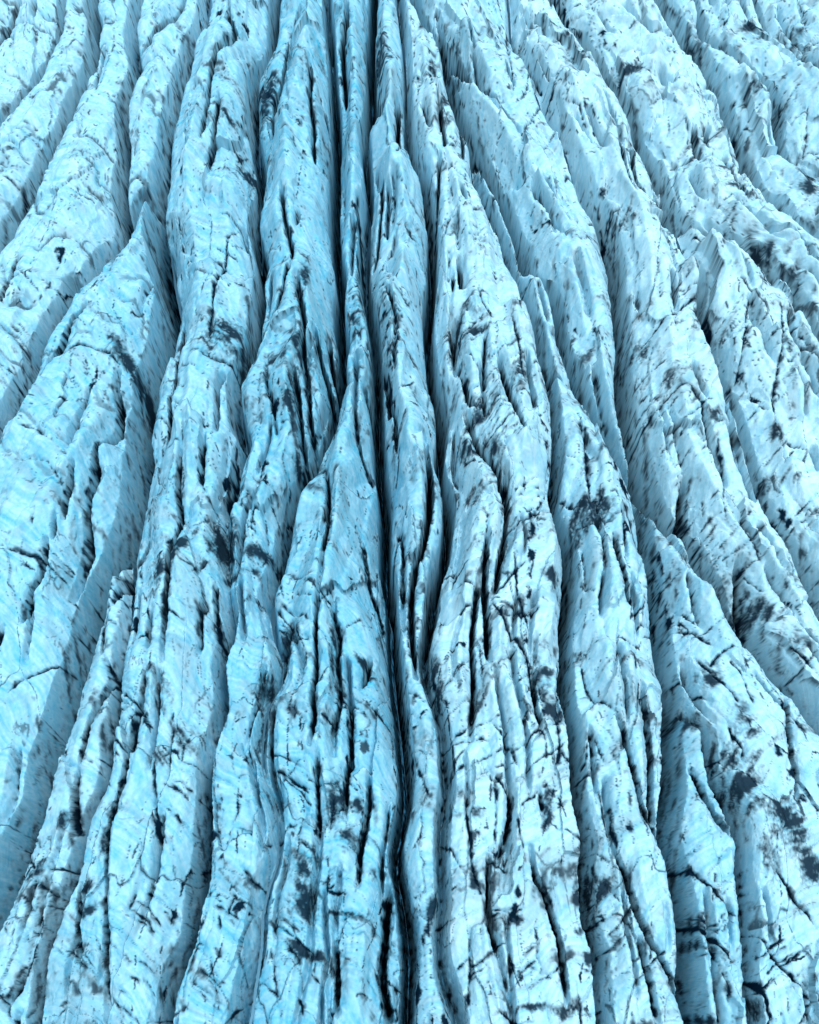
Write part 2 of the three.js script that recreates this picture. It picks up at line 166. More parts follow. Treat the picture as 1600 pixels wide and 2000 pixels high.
// thin cracks filled with volcanic ash: strength, [x, z ...]
const CRACKS = [
  [1,[-16.22,-68.65,-17.59,-67.37,-17.75,-65.14,-17.58,-62.56,-18.03,-58.84,-17.8,-54.62,-17.66,-51.36]],
  [.8,[23.65,-44.69,22.97,-43.11]],
  [1,[17.31,-9.53,18.64,-8,19.75,-6.6,20.61,-5.57]],
  [1,[17.65,-5.86,18.49,-4.86,19.48,-3.73,20.31,-3.17]],
  [1,[21.13,-5,21.78,-4.29,22.46,-3.03,23.24,-2.07,24.29,-.92]],
  [1,[20.44,-2.67,21.1,-2.13,21.49,-1.32,21.52,0]],
  [.8,[18.41,-4.77,18.71,-3.73,18.99,-2.35,19.24,-.34]],
  [1,[23.17,-8.76,23.79,-7.85,24.26,-6.74,24.83,-6.01,25.27,-5.14]],
  [1,[7.83,-31.37,8.01,-29.75,8.19,-27.63,8.55,-26.27,8.75,-24.78]],
  [1,[6.07,-27.22,6.58,-26.07,7.44,-24.58,8.1,-23.28,8.53,-21.47,8.81,-20.23]],
  [1,[6.3,-27.93,7.72,-29.41,8.95,-30.49]],
  [.9,[6.26,-27.09,7.56,-26.68,8.28,-26.07,9.79,-27.22]],
  [1,[5.55,-14.49,6.6,-13.05,6.74,-12.4]],
  [1,[3.98,-13.65,3.77,-12.4,3.97,-10.41,3.97,-8.45,4.35,-7.34,4.81,-6.74]],
  [.8,[3.7,-5.14,3.64,-3.36,3.38,-.34]],
  [.8,[5.72,-14.39,5.59,-11.59,5.59,-9.69]],
  [1,[6.44,-58.52,6.73,-56.45,7.56,-54.5]],
  [1,[8.93,-54.32,9.32,-51.65,9.59,-48.79,9.9,-46.74]],
  [1,[15.15,-45.65,14.87,-42.07,14.69,-38.32,14.51,-36.54]],
  [.8,[-16.23,-17.97,-16,-16.2,-15.76,-14.9]],
  [.9,[-17.07,-15.93,-16.5,-12.4,-16.15,-10.41,-15.72,-9.62]],
  [.9,[-31.48,-32.03,-29.9,-31.5,-28.39,-30.84,-26.24,-29.41]],
  [.9,[-30.72,-52.23,-28.27,-52.41,-26.5,-51.82,-25.74,-50.78]],
  [.6,[-33.09,-43.63,-30.77,-42.74,-29.07,-41.05,-27.57,-39.8]],
  [.7,[-32.65,-40.2,-30.69,-39.8,-29.6,-39.55,-27.88,-37.74]],
  [.5,[-36.53,-53.89,-33.54,-52.12]],
  [.8,[-35.54,-49.63,-34.11,-49.18,-32.92,-48.79]],
  [.6,[-36.07,-61.24,-33.22,-60.13,-31.46,-59.61]],
  [.9,[-19.79,-51.53,-17.94,-51.07,-14.85,-50.2]],
  [.7,[-10.52,-30.71,-9.34,-30.49,-8.14,-29.93,-6.96,-29.75]],
  [.9,[-20.99,-42.59,-19.93,-42.59,-18.93,-42.07]],
  [1,[20.9,-53.12,22.98,-54.92,25.1,-56.76,27.31,-58.84]],
  [.9,[26.58,-62.56,26.89,-60.58,27.31,-58.84,27.68,-55.53,27.71,-53.12,28.1,-51.47]],
  [.9,[30.65,-57.08,29.96,-53.71,28.94,-48.79]],
  [1,[34.3,-57.39,33.39,-54.62,32.44,-51.36,31.44,-47.4,31.07,-45.22,31.17,-43.63]],
  [.9,[30.12,-59.29,31.21,-57.08,31.94,-54.92,32.36,-52.53]],
  [.8,[29.61,-47.67,30.21,-46.3,30.86,-45.22]],
  [.9,[23.9,-47.67,24.51,-46.03,24.98,-43.63]],
  [.9,[25.14,-43.32,26.09,-43.89,26.58,-44.26]],
  [.9,[19.89,-43.89,20.75,-45.49,22.25,-46.85,23.9,-47.67]],
  [.8,[25.69,-42.85,25.67,-41.05,25.95,-39.55,25.71,-36.64,25.77,-35.22]],
  [.8,[31.47,-42.07,32.51,-41.05,33.44,-40.55]],
  [.9,[20.35,-27.51,21.01,-26.89,21.63,-26.07]],
  [.9,[19.38,-26.07,20.43,-25.58,21.35,-25.46,21.74,-24.46,22.16,-23.67]],
  [1,[21.59,-22.5,22.64,-23.28,23.86,-23.87]],
  [.9,[20.52,-23.36,21.23,-22.5,21.82,-21.74,22.71,-20.6,23.22,-19.49]],
  [.9,[22.94,-22.89,23.64,-21.74,23.9,-20.23,24.04,-19.13]],
  [1,[22.13,-18.4,22.22,-17.51,22.79,-16.27,22.42,-15.24]],
  [.9,[27.68,-24.46,28.35,-23.28,29.1,-21.74]],
  [.7,[26.89,-19.13,27.54,-18.04,28.08,-17.33]],
  [.9,[16.97,-85.31,17.94,-84.03,18.27,-81.93,18.64,-81.26]],
  [.8,[11.62,-104.27,11.4,-98.2,11.47,-91.54,11,-86.18]],
  [.8,[11.55,-86.18,12.82,-88.82,13.41,-93.4]],
  [.9,[12.6,-81.51,11.77,-81.1,14.29,-86.18,16.88,-90.63]],
  [.9,[13,-78.1,14.38,-80.28,16.2,-82.76,16.58,-84.03]],
  [.8,[12.96,-82.76,14.05,-81.51,14.62,-79.87]],
  [.8,[16.12,-81.93,17.05,-80.28]],
  [.9,[15.95,-75.12,16.38,-75.89,17.13,-75.51,17.41,-74.73]],
  [.8,[9.88,-54.92,9.88,-58.65]],
  [.7,[28.07,-96.25,28.67,-94.34,30.25,-97.22,28.83,-91.54]],
  [.9,[40.71,-89.72,39.68,-85.31,39.13,-81.93]],
  [.7,[42.99,-86.18,42.01,-81.1,41.27,-77.86]],
  [.7,[46.49,-102.2,45.88,-98.2,44.86,-96.25]],
  [.9,[-4.04,-12.4,-4.71,-12.23,-5.31,-12.07]],
  [.9,[-9.22,-14.9,-8.22,-14.39,-7.16,-13.88,-6.29,-13.55]],
  [.8,[-10.54,-19.49,-10.98,-20.42,-11.42,-21.36]],
  [.8,[-11.73,-16.97,-11.28,-15.93,-10.84,-14.9]],
  [.6,[-8.15,-21.17,-8.04,-19.49,-8.01,-18.04]],
  [.8,[-10.09,-16.27,-8.66,-15.75,-6.88,-14.9]],
  [.7,[-9.87,-9.69,-8,-11.2,-6.67,-11.2]],
  [.9,[-5.41,-7.25,-4.49,-6.95,-3.86,-7.1]],
  [.8,[-8.16,-4.49,-6.84,-3.5,-6.48,-2.67]],
  [.8,[-7.12,-1.59,-6.37,-.79,-6.11,0]],
  [.8,[-11.6,-4.34,-11.88,-6.07]],
  [.7,[-12.16,-3.78,-11.89,-2.67,-11.4,-1.05,-10.99,0]],
  [.9,[-17.56,-30.93,-16.53,-30.49,-15.66,-31.37]],
  [.8,[2.41,-30.27,3.5,-30.27,4.1,-31.15]],
  [.7,[3.15,-32.03,3.5,-30.27,3.55,-29.5]],
  [.9,[5.37,-28.68,4.83,-29.62]],
  [.8,[2.73,-30.93,3.49,-30.19]],
  [1,[.73,-22.31,1.82,-21.93,1.99,-20.98,1.44,-20.23]],
  [.9,[2.81,-17.33,3.7,-17.68,4.24,-18.22]],
  [.8,[5.66,-18.22,6.48,-16.97,7.09,-15.58,7.22,-14.9]],
  [.8,[5.51,-27.3,3.97,-26.68,3.01,-26.07]],
  [.8,[2.4,-14.56,3.28,-15.24,4.15,-15.58]],
  [.8,[7.91,-20.23,8.19,-19.13,7.75,-17.68]],
  [.8,[9.32,-17.51,10.24,-18.04,10.82,-18.58]],
  [.9,[10.24,-18.04,10.3,-16.62,9.8,-14.9]],
  [.9,[12.48,-22.89,12.65,-20.98,13.56,-19.31,14.16,-18.4]],
  [.8,[12.5,-17.68,13.01,-15.93,13.42,-14.9]],
  [.8,[11.94,-13.88,12.74,-13.38,12.88,-11.59,13.07,-10.31]],
  [.7,[10.34,-1.05,10.74,-.52,10.99,0]],
  [.9,[15.86,-36.64,16.73,-37.11,17.72,-35.22,18.81,-32.93]],
  [.9,[12.51,-37.84,13.42,-36.64,14.16,-35.92]],
  [.8,[14.5,-35.22,15.2,-36.16,15.94,-37.35]]
];
// fins of ice, from the tip down: height, breadth left, breadth right, [x, z ...]
const FINS = [
  [2.2,1.1,1.1,[-4.47,-51.6,-4.81,-48.3,-5.58,-45.57,-5.66,-42.06,-5.65,-38.57,-5.69,-35.57,-5.63,-33.05,-5.58,-29.97]],
  [1.4,.4,1.0,[-6.36,-43.61,-7.39,-40.54,-8.56,-37.94,-9.38,-35.01,-9.85,-32.15,-10.03,-30.4]],
  [1.4,.7,.7,[-9.21,-57.94,-9.12,-55.59,-9.03,-53.18]],
  [1.6,.7,.8,[-9.09,-52.71,-8.86,-50.27,-8.47,-48.02]],
  [1.2,.5,.9,[-12.05,-55.46,-13.34,-51.89,-13.82,-48.3,-14.2,-45.84,-14.12,-43.61]],
  [1.6,1.0,1.0,[-10.76,-87.94,-10.34,-82.35,-9.76,-76.69]],
  [1.8,.8,.8,[-5.72,-83.61,-5.83,-80.29,-5.79,-74.37,-5.71,-68.82]],
  [1.6,.8,.6,[-4.43,-83.87,-4.11,-79.48,-3.73,-76.3]],
  [1.6,.8,.7,[-1.91,-91.09,-2.1,-87.94,-2.34,-84.89]],
  [1.6,.9,1.0,[-2.21,-78.67,-1.66,-76.69,-.76,-73.23]],
  [2.2,.8,1.1,[3.63,-90.18,2.61,-84.89,2.15,-78.67]],
  [1.4,.6,.8,[4.38,-86.62,4.88,-82.35,4.63,-79.07]],
  [1.2,.6,.6,[5.92,-81.52,5.67,-78.67,5.44,-76.3]],
  [2.4,1.0,.7,[3.36,-100.68,4.71,-95.77,6.55,-89.09,9.32,-84.46,11.04,-80.7,12.7,-77.08]],
  [1.6,.9,1.2,[16.34,-89.9,17.58,-87.06,18.11,-82.35]],
  [1.6,1.0,1.0,[20.18,-93.68,20.84,-89.27,21.18,-84.89]],
  [1.4,.9,.9,[15.84,-81.52,17.13,-79.32,18.18,-76.69]],
  [1.4,.6,.6,[4.21,-58.89,4.03,-57.13,3.94,-55.59]],
  [1.2,.6,.6,[5.6,-57.13,5.74,-55.89,6.28,-54.37]],
  [2.4,1.3,1.3,[9.45,-56.51,9.57,-53.18,9.89,-49.7,10.37,-46.38]],
  [1.0,.7,.9,[11.07,-50.16,11.59,-48.86,11.79,-46.92]],
  [1.4,.8,.6,[5.4,-52.71,5.23,-50.27,5.26,-47.47]],
  [1.6,.8,.8,[9.26,-41.3,8.87,-39.65,8.51,-37.22]],
  [1.2,.6,1.0,[4.8,-45.3,3.89,-43.2,3.05,-41.55]],
  [1.6,.5,.7,[1.13,-42.27,1.94,-39.55,2.36,-37.46,2.64,-35.1]],
  [1.6,1.6,.5,[25.83,-53.18,26.4,-49.7,26.84,-47.2,27.11,-43.98,27.3,-41.15]],
  [1.0,.6,1.5,[24.78,-55.71,22.35,-53.18,20.88,-51.31]],
  [1.8,1.4,.6,[20.41,-33.27,21.34,-31.18,22.43,-28.9,23.52,-26.7,24.49,-24.53,25.44,-22.66,26.38,-20.58]],
  [1.2,.5,1.0,[21.54,-30.75,20.84,-29.2,20.33,-27.65]],
  [1.3,.6,.8,[17.74,-28.06,17.12,-26.82,16.61,-25.21]],
  [1.2,.9,.5,[10.81,-34.41,11.22,-31.71,11.46,-29.12,11.25,-26.62]],
  [1.0,.6,.6,[13.53,-26.95,13.07,-25.81,12.71,-24.41]],
  [1.4,.9,.9,[14.19,-23.74,14.09,-21.9,14.02,-20.03,13.94,-17.51]],
  [1.2,.8,.4,[6.16,-32.73,5.84,-30.84,5.41,-28.69,4.95,-26.62]],
  [1.4,.7,.8,[7.33,-13.74,6.94,-12.27,7.09,-9.9,7.01,-7.18]],
  [1.0,.6,.7,[4.96,-4.25,4.46,-3.33,4.03,-1.84,3.88,-.26]],
  [1.4,.4,.4,[-.64,-8.22,-.66,-6.44,-1.03,-4.72,-1.38,-2.78]],
  [1.0,.3,1.0,[-18.89,-11.15,-18.59,-7.62,-18.05,-4.02,-17.34,0]],
  [1.0,.3,.9,[-12.78,-7.18,-13.01,-5.09,-13.39,-3.41,-13.7,-1.04]],
  [1.2,.7,.6,[-21.73,-52.59,-22.15,-50.84,-22.35,-48.58]],
  [1.2,.7,.7,[-21.57,-48.36,-21.68,-46.11,-22.55,-43.61]],
  [1.4,.6,.7,[-25.59,-42.58,-25.67,-41.15,-25.44,-39.16]],
  [1.4,.35,.4,[-23.3,-30.19,-23.19,-28.69,-23.09,-27.03]],
  [1.0,.7,1.0,[-23.1,-78.67,-24.15,-75.52,-25.02,-71.88,-25.33,-68.82]],
  [1.2,.5,.5,[-18.34,-44.51,-17.86,-41.65,-17.59,-39.16,-17.36,-36.27]],
  [1.0,.5,.8,[-16.18,-44.24,-16.35,-41.65,-16.32,-39.16]],
  [1.2,1.4,.7,[21.75,-87.5,22.67,-83.78,23.58,-80.29,24.38,-77.24]],
  [1.4,1.2,.8,[33.37,-96.06,34.68,-92.75,36.23,-90.45,36.7,-88.83]],
  [1.3,1.0,.8,[33.66,-90.45,35.51,-86.01,37.31,-81.94,37.52,-79.32]],
  [1.2,1.2,.9,[29.38,-88.83,30.64,-85.32,31.3,-82.1]],
  [1.2,1.0,.9,[35.73,-70.63,36.53,-67.75,36.83,-64.62]],
  [1.0,.6,.9,[23.32,-12.69,21.93,-11.85,21.39,-11.31]],
  [1.2,.8,.7,[15.81,-51.02,15.51,-49.42,15.72,-47.2]],
  [1.2,.9,.9,[28.22,-96.25,26.71,-91.54,25.6,-87.5]],
  [1.2,.9,1.0,[22.64,-12.43,22.78,-11.15,22.74,-9.28]],
  [1.0,.8,.8,[-14.1,-29.54,-14.3,-27.44,-13.04,-25.81]],
  [1.2,.8,.8,[-9.82,-30.19,-10.21,-28.69,-10.09,-26.21]]
];
// patches of ash: centre x, z, two half axes, strength
const ASH = [
  [-15.91,-88.97,1.34,0,.5,6.07,1],
  [-17.04,-77.2,1.55,.81,-.24,1.62,.9],
  [-18.97,-83.32,2.44,0,.14,1.34,.7],
  [-3.35,-95.45,.92,0,.11,6.48,.8],
  [-16.22,-53.8,2.3,.26,.08,2.12,1],
  [-14.89,-51.91,1.17,0,.14,1.51,1],
  [-25.02,-50.86,.59,-.39,1.87,3.58,1],
  [-23.72,-47.75,.46,-.23,.91,2.06,1],
  [-9.89,-58.75,.66,0,.23,3.74,.9],
  [-10.54,-50.86,2.37,1.08,-.46,2.14,.7],
  [-9.9,-46.65,.79,0,.21,3.21,.9],
  [-8.55,-40.11,1.68,1.12,-.45,1.07,.8],
  [-14.2,-38.14,.91,0,.11,1.06,.9],
  [-14.8,-32.98,1.35,0,.22,2.05,.95],
  [-11.65,-32.31,1.58,.31,-.05,.7,.9],
  [-13.44,-30.54,1.56,.24,-.01,.43,1],
  [-6.46,-32.76,.36,.03,-.04,2.64,1],
  [-5.47,-24.5,.37,0,.16,3.86,.85],
  [-5.11,-18.43,.35,0,.07,1.78,.9],
  [-8.96,-24.9,.6,.09,-.13,2.18,.9],
  [-10.32,-21.01,.73,-.28,.68,1.57,.8],
  [-10.46,-17.53,.35,.02,.03,2.1,.8],
  [-9.33,-13.07,1.1,.59,-.29,.57,.8],
  [-6.63,-8.77,1.31,0,.06,1.03,.9],
  [-6.27,-6.96,1.16,0,.07,1.18,1],
  [-6.26,-3.93,1.41,.33,-.1,.43,.9],
  [-4.33,-5.87,1.27,.1,-.01,.2,1.1],
  [-4.91,-12.91,.75,0,.06,1.5,.8],
  [-4.14,-10.33,.86,0,.03,.81,.8],
  [-3.38,-12.58,.34,0,.01,.46,1],
  [-1.89,-8.47,.65,0,.01,.79,.9],
  [6.12,-56.24,1.3,0,-.08,2.07,.8],
  [4.34,-53.8,1.19,0,-.06,2.36,.85],
  [6.15,-53.33,1.18,0,-.02,.59,1],
  [4.97,-41.53,.9,-.61,.47,1.05,1],
  [6.71,-40.87,1.26,0,-.08,1.8,.8],
  [9.19,-47.2,1.02,.23,-.43,2.14,.8],
  [6.03,-44.76,.87,.4,-.5,1.49,.9],
  [5.49,-36.46,1.06,0,-.06,1.41,.7],
  [15.03,-35.51,1.28,-.8,.63,1.61,1.1],
  [14.02,-34.35,.86,.38,-.71,1.71,.9],
  [1.65,-22.73,.73,0,-.02,1.3,.9],
  [2.24,-20.64,.36,0,-.02,1.33,1],
  [1.42,-25.1,.37,.03,-.15,1.58,.8],
  [9.63,-21.39,.94,0,-.13,1.72,.9],
  [10.15,-18.98,.86,0,-.06,.72,1],
  [11,-29.24,.7,-.13,.12,1.5,.9],
  [21.48,-21.7,.95,0,-.15,.91,1],
  [23.02,-18.25,.92,0,-.24,1.28,.9],
  [19.89,-18.61,.89,.58,-.45,.62,.9],
  [22.18,-15.61,1.25,0,-.21,1.16,.9],
  [21.03,-53.21,1.09,0,-.17,1.3,.8],
  [26.48,-55.93,1.02,0,-.26,1.58,.9],
  [23.15,-48.31,1.59,0,-.37,2.42,.7],
  [25.97,-44.23,.84,.68,-.59,.91,.8],
  [27.08,-42.14,.58,.72,-.69,.78,.8],
  [31.02,-43.18,.68,0,-.24,1.14,.9],
  [32.81,-52.32,.36,0,-.32,1.51,1],
  [29.42,-39.12,2.13,-.43,-.05,.97,.6],
  [29.29,-60.55,.95,0,-.12,.65,.8],
  [26.67,-27.55,1.72,.54,-.54,1.2,.9],
  [28.62,-24.3,.83,.59,-.52,.68,.8],
  [29.28,-29.89,1.16,0,-.28,1.28,.6],
  [22.04,-13.41,1.22,0,-.22,1.18,1],
  [24.62,-11.6,1.34,0,-.34,1.59,1.1],
  [25.82,-8.77,.85,0,-.28,1.21,1],
  [23.1,-9.08,.85,0,-.25,1.22,.7],
  [18.32,-4.07,.94,.33,-.27,.47,.9],
  [18.25,-5.5,.63,0,-.1,.58,.7],
  [20.78,-.66,.91,0,-.14,.68,.9],
  [17.83,-.26,.79,0,-.05,.31,1],
  [24.24,-1.86,.68,0,-.24,1.07,.7],
  [1.34,-6.37,.46,.11,-.31,1.01,1.1],
  [6.41,-5.5,.63,0,-.02,.37,1],
  [3.2,-12.09,.77,-.27,.13,.37,.8],
  [4.37,-12.09,.62,-.28,.29,.64,.8],
  [3.89,-7.86,.26,0,-.01,.42,1],
  [9.03,-12.25,.46,.08,-.33,1.27,1],
  [10.64,-7.26,.39,0,-.14,1.47,.9],
  [12,-7.26,.71,0,-.14,1.3,.9],
  [10.66,-4.78,.44,0,-.05,.51,1],
  [11.06,-3.51,.37,0,-.04,.39,1],
  [8.4,-7.41,.82,.14,-.08,.29,.9],
  [7.58,-.66,1.82,-.28,.05,.36,.9],
  [5.67,-1.73,.37,0,-.03,.54,.9],
  [-23.68,-8.71,1.08,-.29,.26,.53,1],
  [-22.34,-11.93,.56,.33,-.48,.9,1],
  [-20.1,-6.08,.57,0,.08,.47,1],
  [-20.5,-7.41,.45,0,.09,.48,.9],
  [-19.61,-9.7,.33,0,.32,1.84,.8],
  [-17.38,-19.71,.79,0,.2,1.46,.7],
  [-18.6,-20.64,.51,0,.18,1.19,.9],
  [-19.39,-29.89,.54,0,.21,1.45,.9],
  [-18.21,-28.61,.38,0,.45,3.31,1],
  [-17.74,-32.08,.38,.19,-.56,1.99,1],
  [-16.93,-15.26,.9,0,.13,.89,.7],
  [-15.12,-17.36,.84,0,.17,1.4,.6],
  [-22.16,-31.42,.34,.19,-.55,1.77,1],
  [-21.01,-22.15,.33,0,.25,1.52,.9],
  [-17.56,-10.33,.8,0,.07,.44,.5],
  [1.54,-100.55,.53,0,-.01,1.99,1],
  [6.12,-93.55,.88,-.51,.5,2.61,.9],
  [15.95,-100.15,1.65,0,-.09,1.2,.9],
  [17.32,-96.89,.88,-.78,.17,.67,.9],
  [18.53,-93.08,1.71,-.96,.18,1.39,.8],
  [12.15,-100.85,.47,0,-.14,2.39,.9],
  [2.55,-92.16,1.25,0,-.04,2.74,.7],
  [33.38,-99.85,1.3,0,-.39,2.37,.9],
  [39.85,-99.15,1.41,0,-.38,1.97,1],
  [44.94,-99.85,2.01,0,-.73,3.34,.7],
  [24.91,-91.69,1.75,.81,-.36,1.24,1],
  [38.26,-87.64,2.1,-1.09,.06,1.97,.9],
  [40.25,-75.48,1.35,0,-.38,1.69,1],
  [34.31,-78.39,.74,0,-.21,1.11,.9],
  [32.13,-71.68,.81,0,-.13,.74,.9],
  [33.53,-63.88,2,.52,-.43,1.33,.8],
  [21.31,-69.27,.8,0,-.21,1.72,.8],
  [.6,-67.48,1.19,0,-.01,1.68,.7],
  [2.99,-68.19,1,0,-.02,1.42,.7],
  [-4.79,-61.34,.48,0,.17,5.72,.8],
  [-5.08,-55.62,.74,0,.08,2.42,.8],
  [-2.29,-94.02,.92,0,.03,2.79,.7],
  [35.65,-61.34,1.23,1.18,-.72,1.13,.8],
  [40.03,-73.33,1.03,0,-.27,1.2,1],
  [-.73,-22.54,.37,0,.01,2.27,.6],
  [-2.92,-22.15,.73,0,.03,1.14,.8],
  [-3.5,-23.12,.84,.32,-.16,.51,.9],
  [3.85,-86.32,.55,0,-.05,2.58,.6],
  [-40.94,-87.2,1.56,-1.77,.35,.61,.5],
  [-34.08,-77.2,1.33,-.81,.32,.74,.6],
  [-27.58,-82.9,.66,.34,-.34,3.87,.5]
];

// ---------------------------------------------------------------- noise
function mulberry(a) { return () => { a |= 0; a = a + 0x6D2B79F5 | 0; let t = Math.imul(a ^ a >>> 15, 1 | a); t = t + Math.imul(t ^ t >>> 7, 61 | t) ^ t; return ((t ^ t >>> 14) >>> 0) / 4294967296; }; }
const n1 = createNoise2D(mulberry(11)), n2 = createNoise2D(mulberry(23)), n3 = createNoise2D(mulberry(37)), n4 = createNoise2D(mulberry(51));
const m1 = createNoise3D(mulberry(71)), m2 = createNoise3D(mulberry(83));
const clamp = (x, a, b) => x < a ? a : x > b ? b : x;
const smooth = (a, b, x) => { const t = clamp((x - a) / (b - a), 0, 1); return t * t * (3 - 2 * t); };
const mix = (a, b, t) => a + (b - a) * t;
function hash(i, j, k) { let h = Math.imul(i, 374761393) + Math.imul(j, 668265263) + Math.imul(k, 2147483647 ^ 69069) | 0; h = Math.imul(h ^ h >>> 13, 1274126177); h ^= h >>> 16; return (h >>> 0) / 4294967296; }
function fbm(n, x, y, o) { let s = 0, a = 0.5; for (let i = 0; i < o; i++) { s += a * n(x, y); x = x * 2.03 + 17.1; y = y * 2.03 - 9.7; a *= 0.5; } return s; }

function fbm3(n, x, y, z, o) { let s = 0, a = 0.5; for (let i = 0; i < o; i++) { s += a * n(x, y, z); x = x * 2.03 + 17.1; y = y * 2.03 + 3.3; z = z * 2.03 - 9.7; a *= 0.5; } return s; }

// broken slabs: cells, each tilted its own way; gives height and the distance to the nearest joint
const slabOut = [0, 0, 0];
function slabs(u, v, seed) {
  const iu = Math.floor(u), iv = Math.floor(v);
  let d1 = 9, d2 = 9, ci = 0, cj = 0, cu = 0, cv = 0;
  for (let j = -1; j <= 1; j++) for (let i = -1; i <= 1; i++) {
    const a = iu + i, b = iv + j, pu = a + 0.12 + 0.76 * hash(a, b, seed), pv = b + 0.12 + 0.76 * hash(a, b, seed + 1);
    const d = Math.max(Math.abs(pu - u) * 1.05, Math.abs(pv - v)) * 0.55 + Math.hypot(pu - u, pv - v) * 0.45;
    if (d < d1) { d2 = d1; d1 = d; ci = a; cj = b; cu = pu; cv = pv; } else if (d < d2) d2 = d;
  }
  slabOut[0] = (u - cu) * (hash(ci, cj, seed + 2) - 0.5) * 2 + (v - cv) * (hash(ci, cj, seed + 3) - 0.62) * 2 + (hash(ci, cj, seed + 4) - 0.5) * 1.2;
  slabOut[1] = d2 - d1;
  slabOut[2] = hash(ci, cj, seed + 5);
}

// blades: long wedges with straight edges, steep behind the tip and gently falling towards the eye; the highest one shows
const bladeOut = [0, 0, 0];
function blades(u, v, seed) {
  const iu = Math.floor(u), iv = Math.floor(v);
  let h1 = -9, h2 = -9, c = 0;
  for (let j = -2; j <= 1; j++) for (let i = -1; i <= 1; i++) {
    const a = iu + i, b = iv + j, pv = b + hash(a, b, seed + 1), dv = v - pv, du = u - a - 0.1 - 0.8 * hash(a, b, seed) - dv * (hash(a, b, seed + 2) - 0.5) * 0.5;
    const l = hash(a, b, seed + 3), h = 0.75 * hash(a, b, seed + 4) - (du < 0 ? -du * (0.7 + 0.9 * l) : du * (1.6 - 0.9 * l)) - (dv < 0 ? -dv * 2.2 : dv * 0.42);
    if (h > h1) { h2 = h1; h1 = h; c = hash(a, b, seed + 5); } else if (h > h2) h2 = h;
  }
  bladeOut[0] = h1; bladeOut[1] = h1 - h2; bladeOut[2] = c;
}

// ---------------------------------------------------------------- lines as features of the relief
function smoothLine(flat, step) {                                  // Catmull-Rom through the surveyed points; step = numbers per point
  const n = flat.length / step, out = [], at = (i) => { i = clamp(i, 0, n - 1); return flat.slice(i * step, i * step + step); };
  for (let i = 0; i < n - 1; i++) {
    const [a, b, c, d] = [at(i - 1), at(i), at(i + 1), at(i + 2)], m = clamp(Math.ceil(Math.hypot(c[0] - b[0], c[1] - b[1]) / 1.2), 1, 12);
    for (let k = 0; k < m; k++) {
      const t = k / m;
      out.push(b.map((_, q) => q > 1 ? mix(b[q], c[q], t) : 0.5 * (2 * b[q] + (c[q] - a[q]) * t + (2 * a[q] - 5 * b[q] + 4 * c[q] - d[q]) * t * t + (3 * b[q] - a[q] - 3 * c[q] + d[q]) * t * t * t)));
    }
  }
  out.push(at(n - 1));
  return out;
}
const CELL = 1.5, GX0 = -130, GZ0 = -260, GW = 174, GH = 190, cells = new Map(), feats = [];
function addFeature(kind, pts, weights, p) {
  const id = feats.length, reach = Math.min((kind === 'fin' ? 2 : p.long ? 3.6 : 1.6) * Math.max(p.l, p.r) + 3 * (p.sw ?? 0) + 7 * (p.w ?? 0), 8);
  feats.push({ kind, ...p, reach });
  for (let i = 0; i < pts.length - 1; i++) {
    const [ax, az] = pts[i], [bx, bz] = pts[i + 1], s = [id, ax, az, bx - ax, bz - az, 1 / Math.max(1e-9, (bx - ax) ** 2 + (bz - az) ** 2), weights[i], weights[i + 1], i === 0 ? 1 : 0];
    const m = reach + 0.6;
    for (let cz = Math.floor((Math.min(az, bz) - m - GZ0) / CELL); cz <= Math.floor((Math.max(az, bz) + m - GZ0) / CELL); cz++)
      for (let cx = Math.floor((Math.min(ax, bx) - m - GX0) / CELL); cx <= Math.floor((Math.max(ax, bx) + m - GX0) / CELL); cx++) {
        const key = cz * 512 + cx;
        let list = cells.get(key);
        if (!list) cells.set(key, list = []);
        list.push(s);
      }
  }
}
const along = (pts, f) => { const n = pts.length - 1; return pts.map((_, i) => f(n ? i / n : 0)); };

const divs = DIVIDES.map(([name, depth, l, joinFar, joinNear, flat]) => ({ name, depth, l, joinFar, joinNear, line: smoothLine(flat, 3) }));
for (const d of divs) {                                            // run on past the surveyed stretch in the same direction
  const a = d.line[0], b = d.line[Math.min(4, d.line.length - 1)], c = d.line.at(-1), e = d.line[Math.max(0, d.line.length - 6)];
  if (!d.joinFar) for (let k = 1; k <= 10; k++) d.line.unshift([a[0] + (a[0] - b[0]) / (a[1] - b[1]) * -6 * k * 0.7, a[1] - 6 * k, a[2]]);
  if (!d.joinNear) for (let k = 1; k <= 8; k++) d.line.push([c[0] + clamp((c[0] - e[0]) / (c[1] - e[1]), -1.5, 1.5) * 2 * k, c[1] + 2 * k, c[2]]);
  addFeature('crevasse', d.line, d.line.map((p) => p[2]), { a: -d.depth * 0.55, l: d.l * 0.85, r: d.l * 0.85, ash: 0.78, w: 0.14 + 0.1 * d.l, slot: d.depth * 1.0, sw: 0.15 + 0.15 * d.l, long: true });  // real ash, strengthened to paint the shade of the crevasse core
}
for (const [depth, l, flat] of CREVASSES) {
  const pts = smoothLine(flat, 2);
  addFeature('crevasse', pts, along(pts, (t) => 0.25 + 0.75 * smooth(0, 0.2, Math.min(t, 1 - t))), { a: -depth * 0.35, l: l * 1.1, r: l * 1.1, ash: 0.85, w: 0.08 + 0.22 * l, slot: depth * 0.9, sw: 0.07 + 0.14 * l });  // real ash, raised so the shade of the slots is painted in too
}
for (const [s, flat] of CRACKS) {
  const pts = smoothLine(flat, 2);
  addFeature('crack', pts, along(pts, (t) => 0.3 + 0.7 * smooth(0, 0.25, Math.min(t, 1 - t))), { a: -0.2 * s, l: 0.22, r: 0.22, ash: s, w: 0.08, slot: 0.22 * s, sw: 0.055 });
}
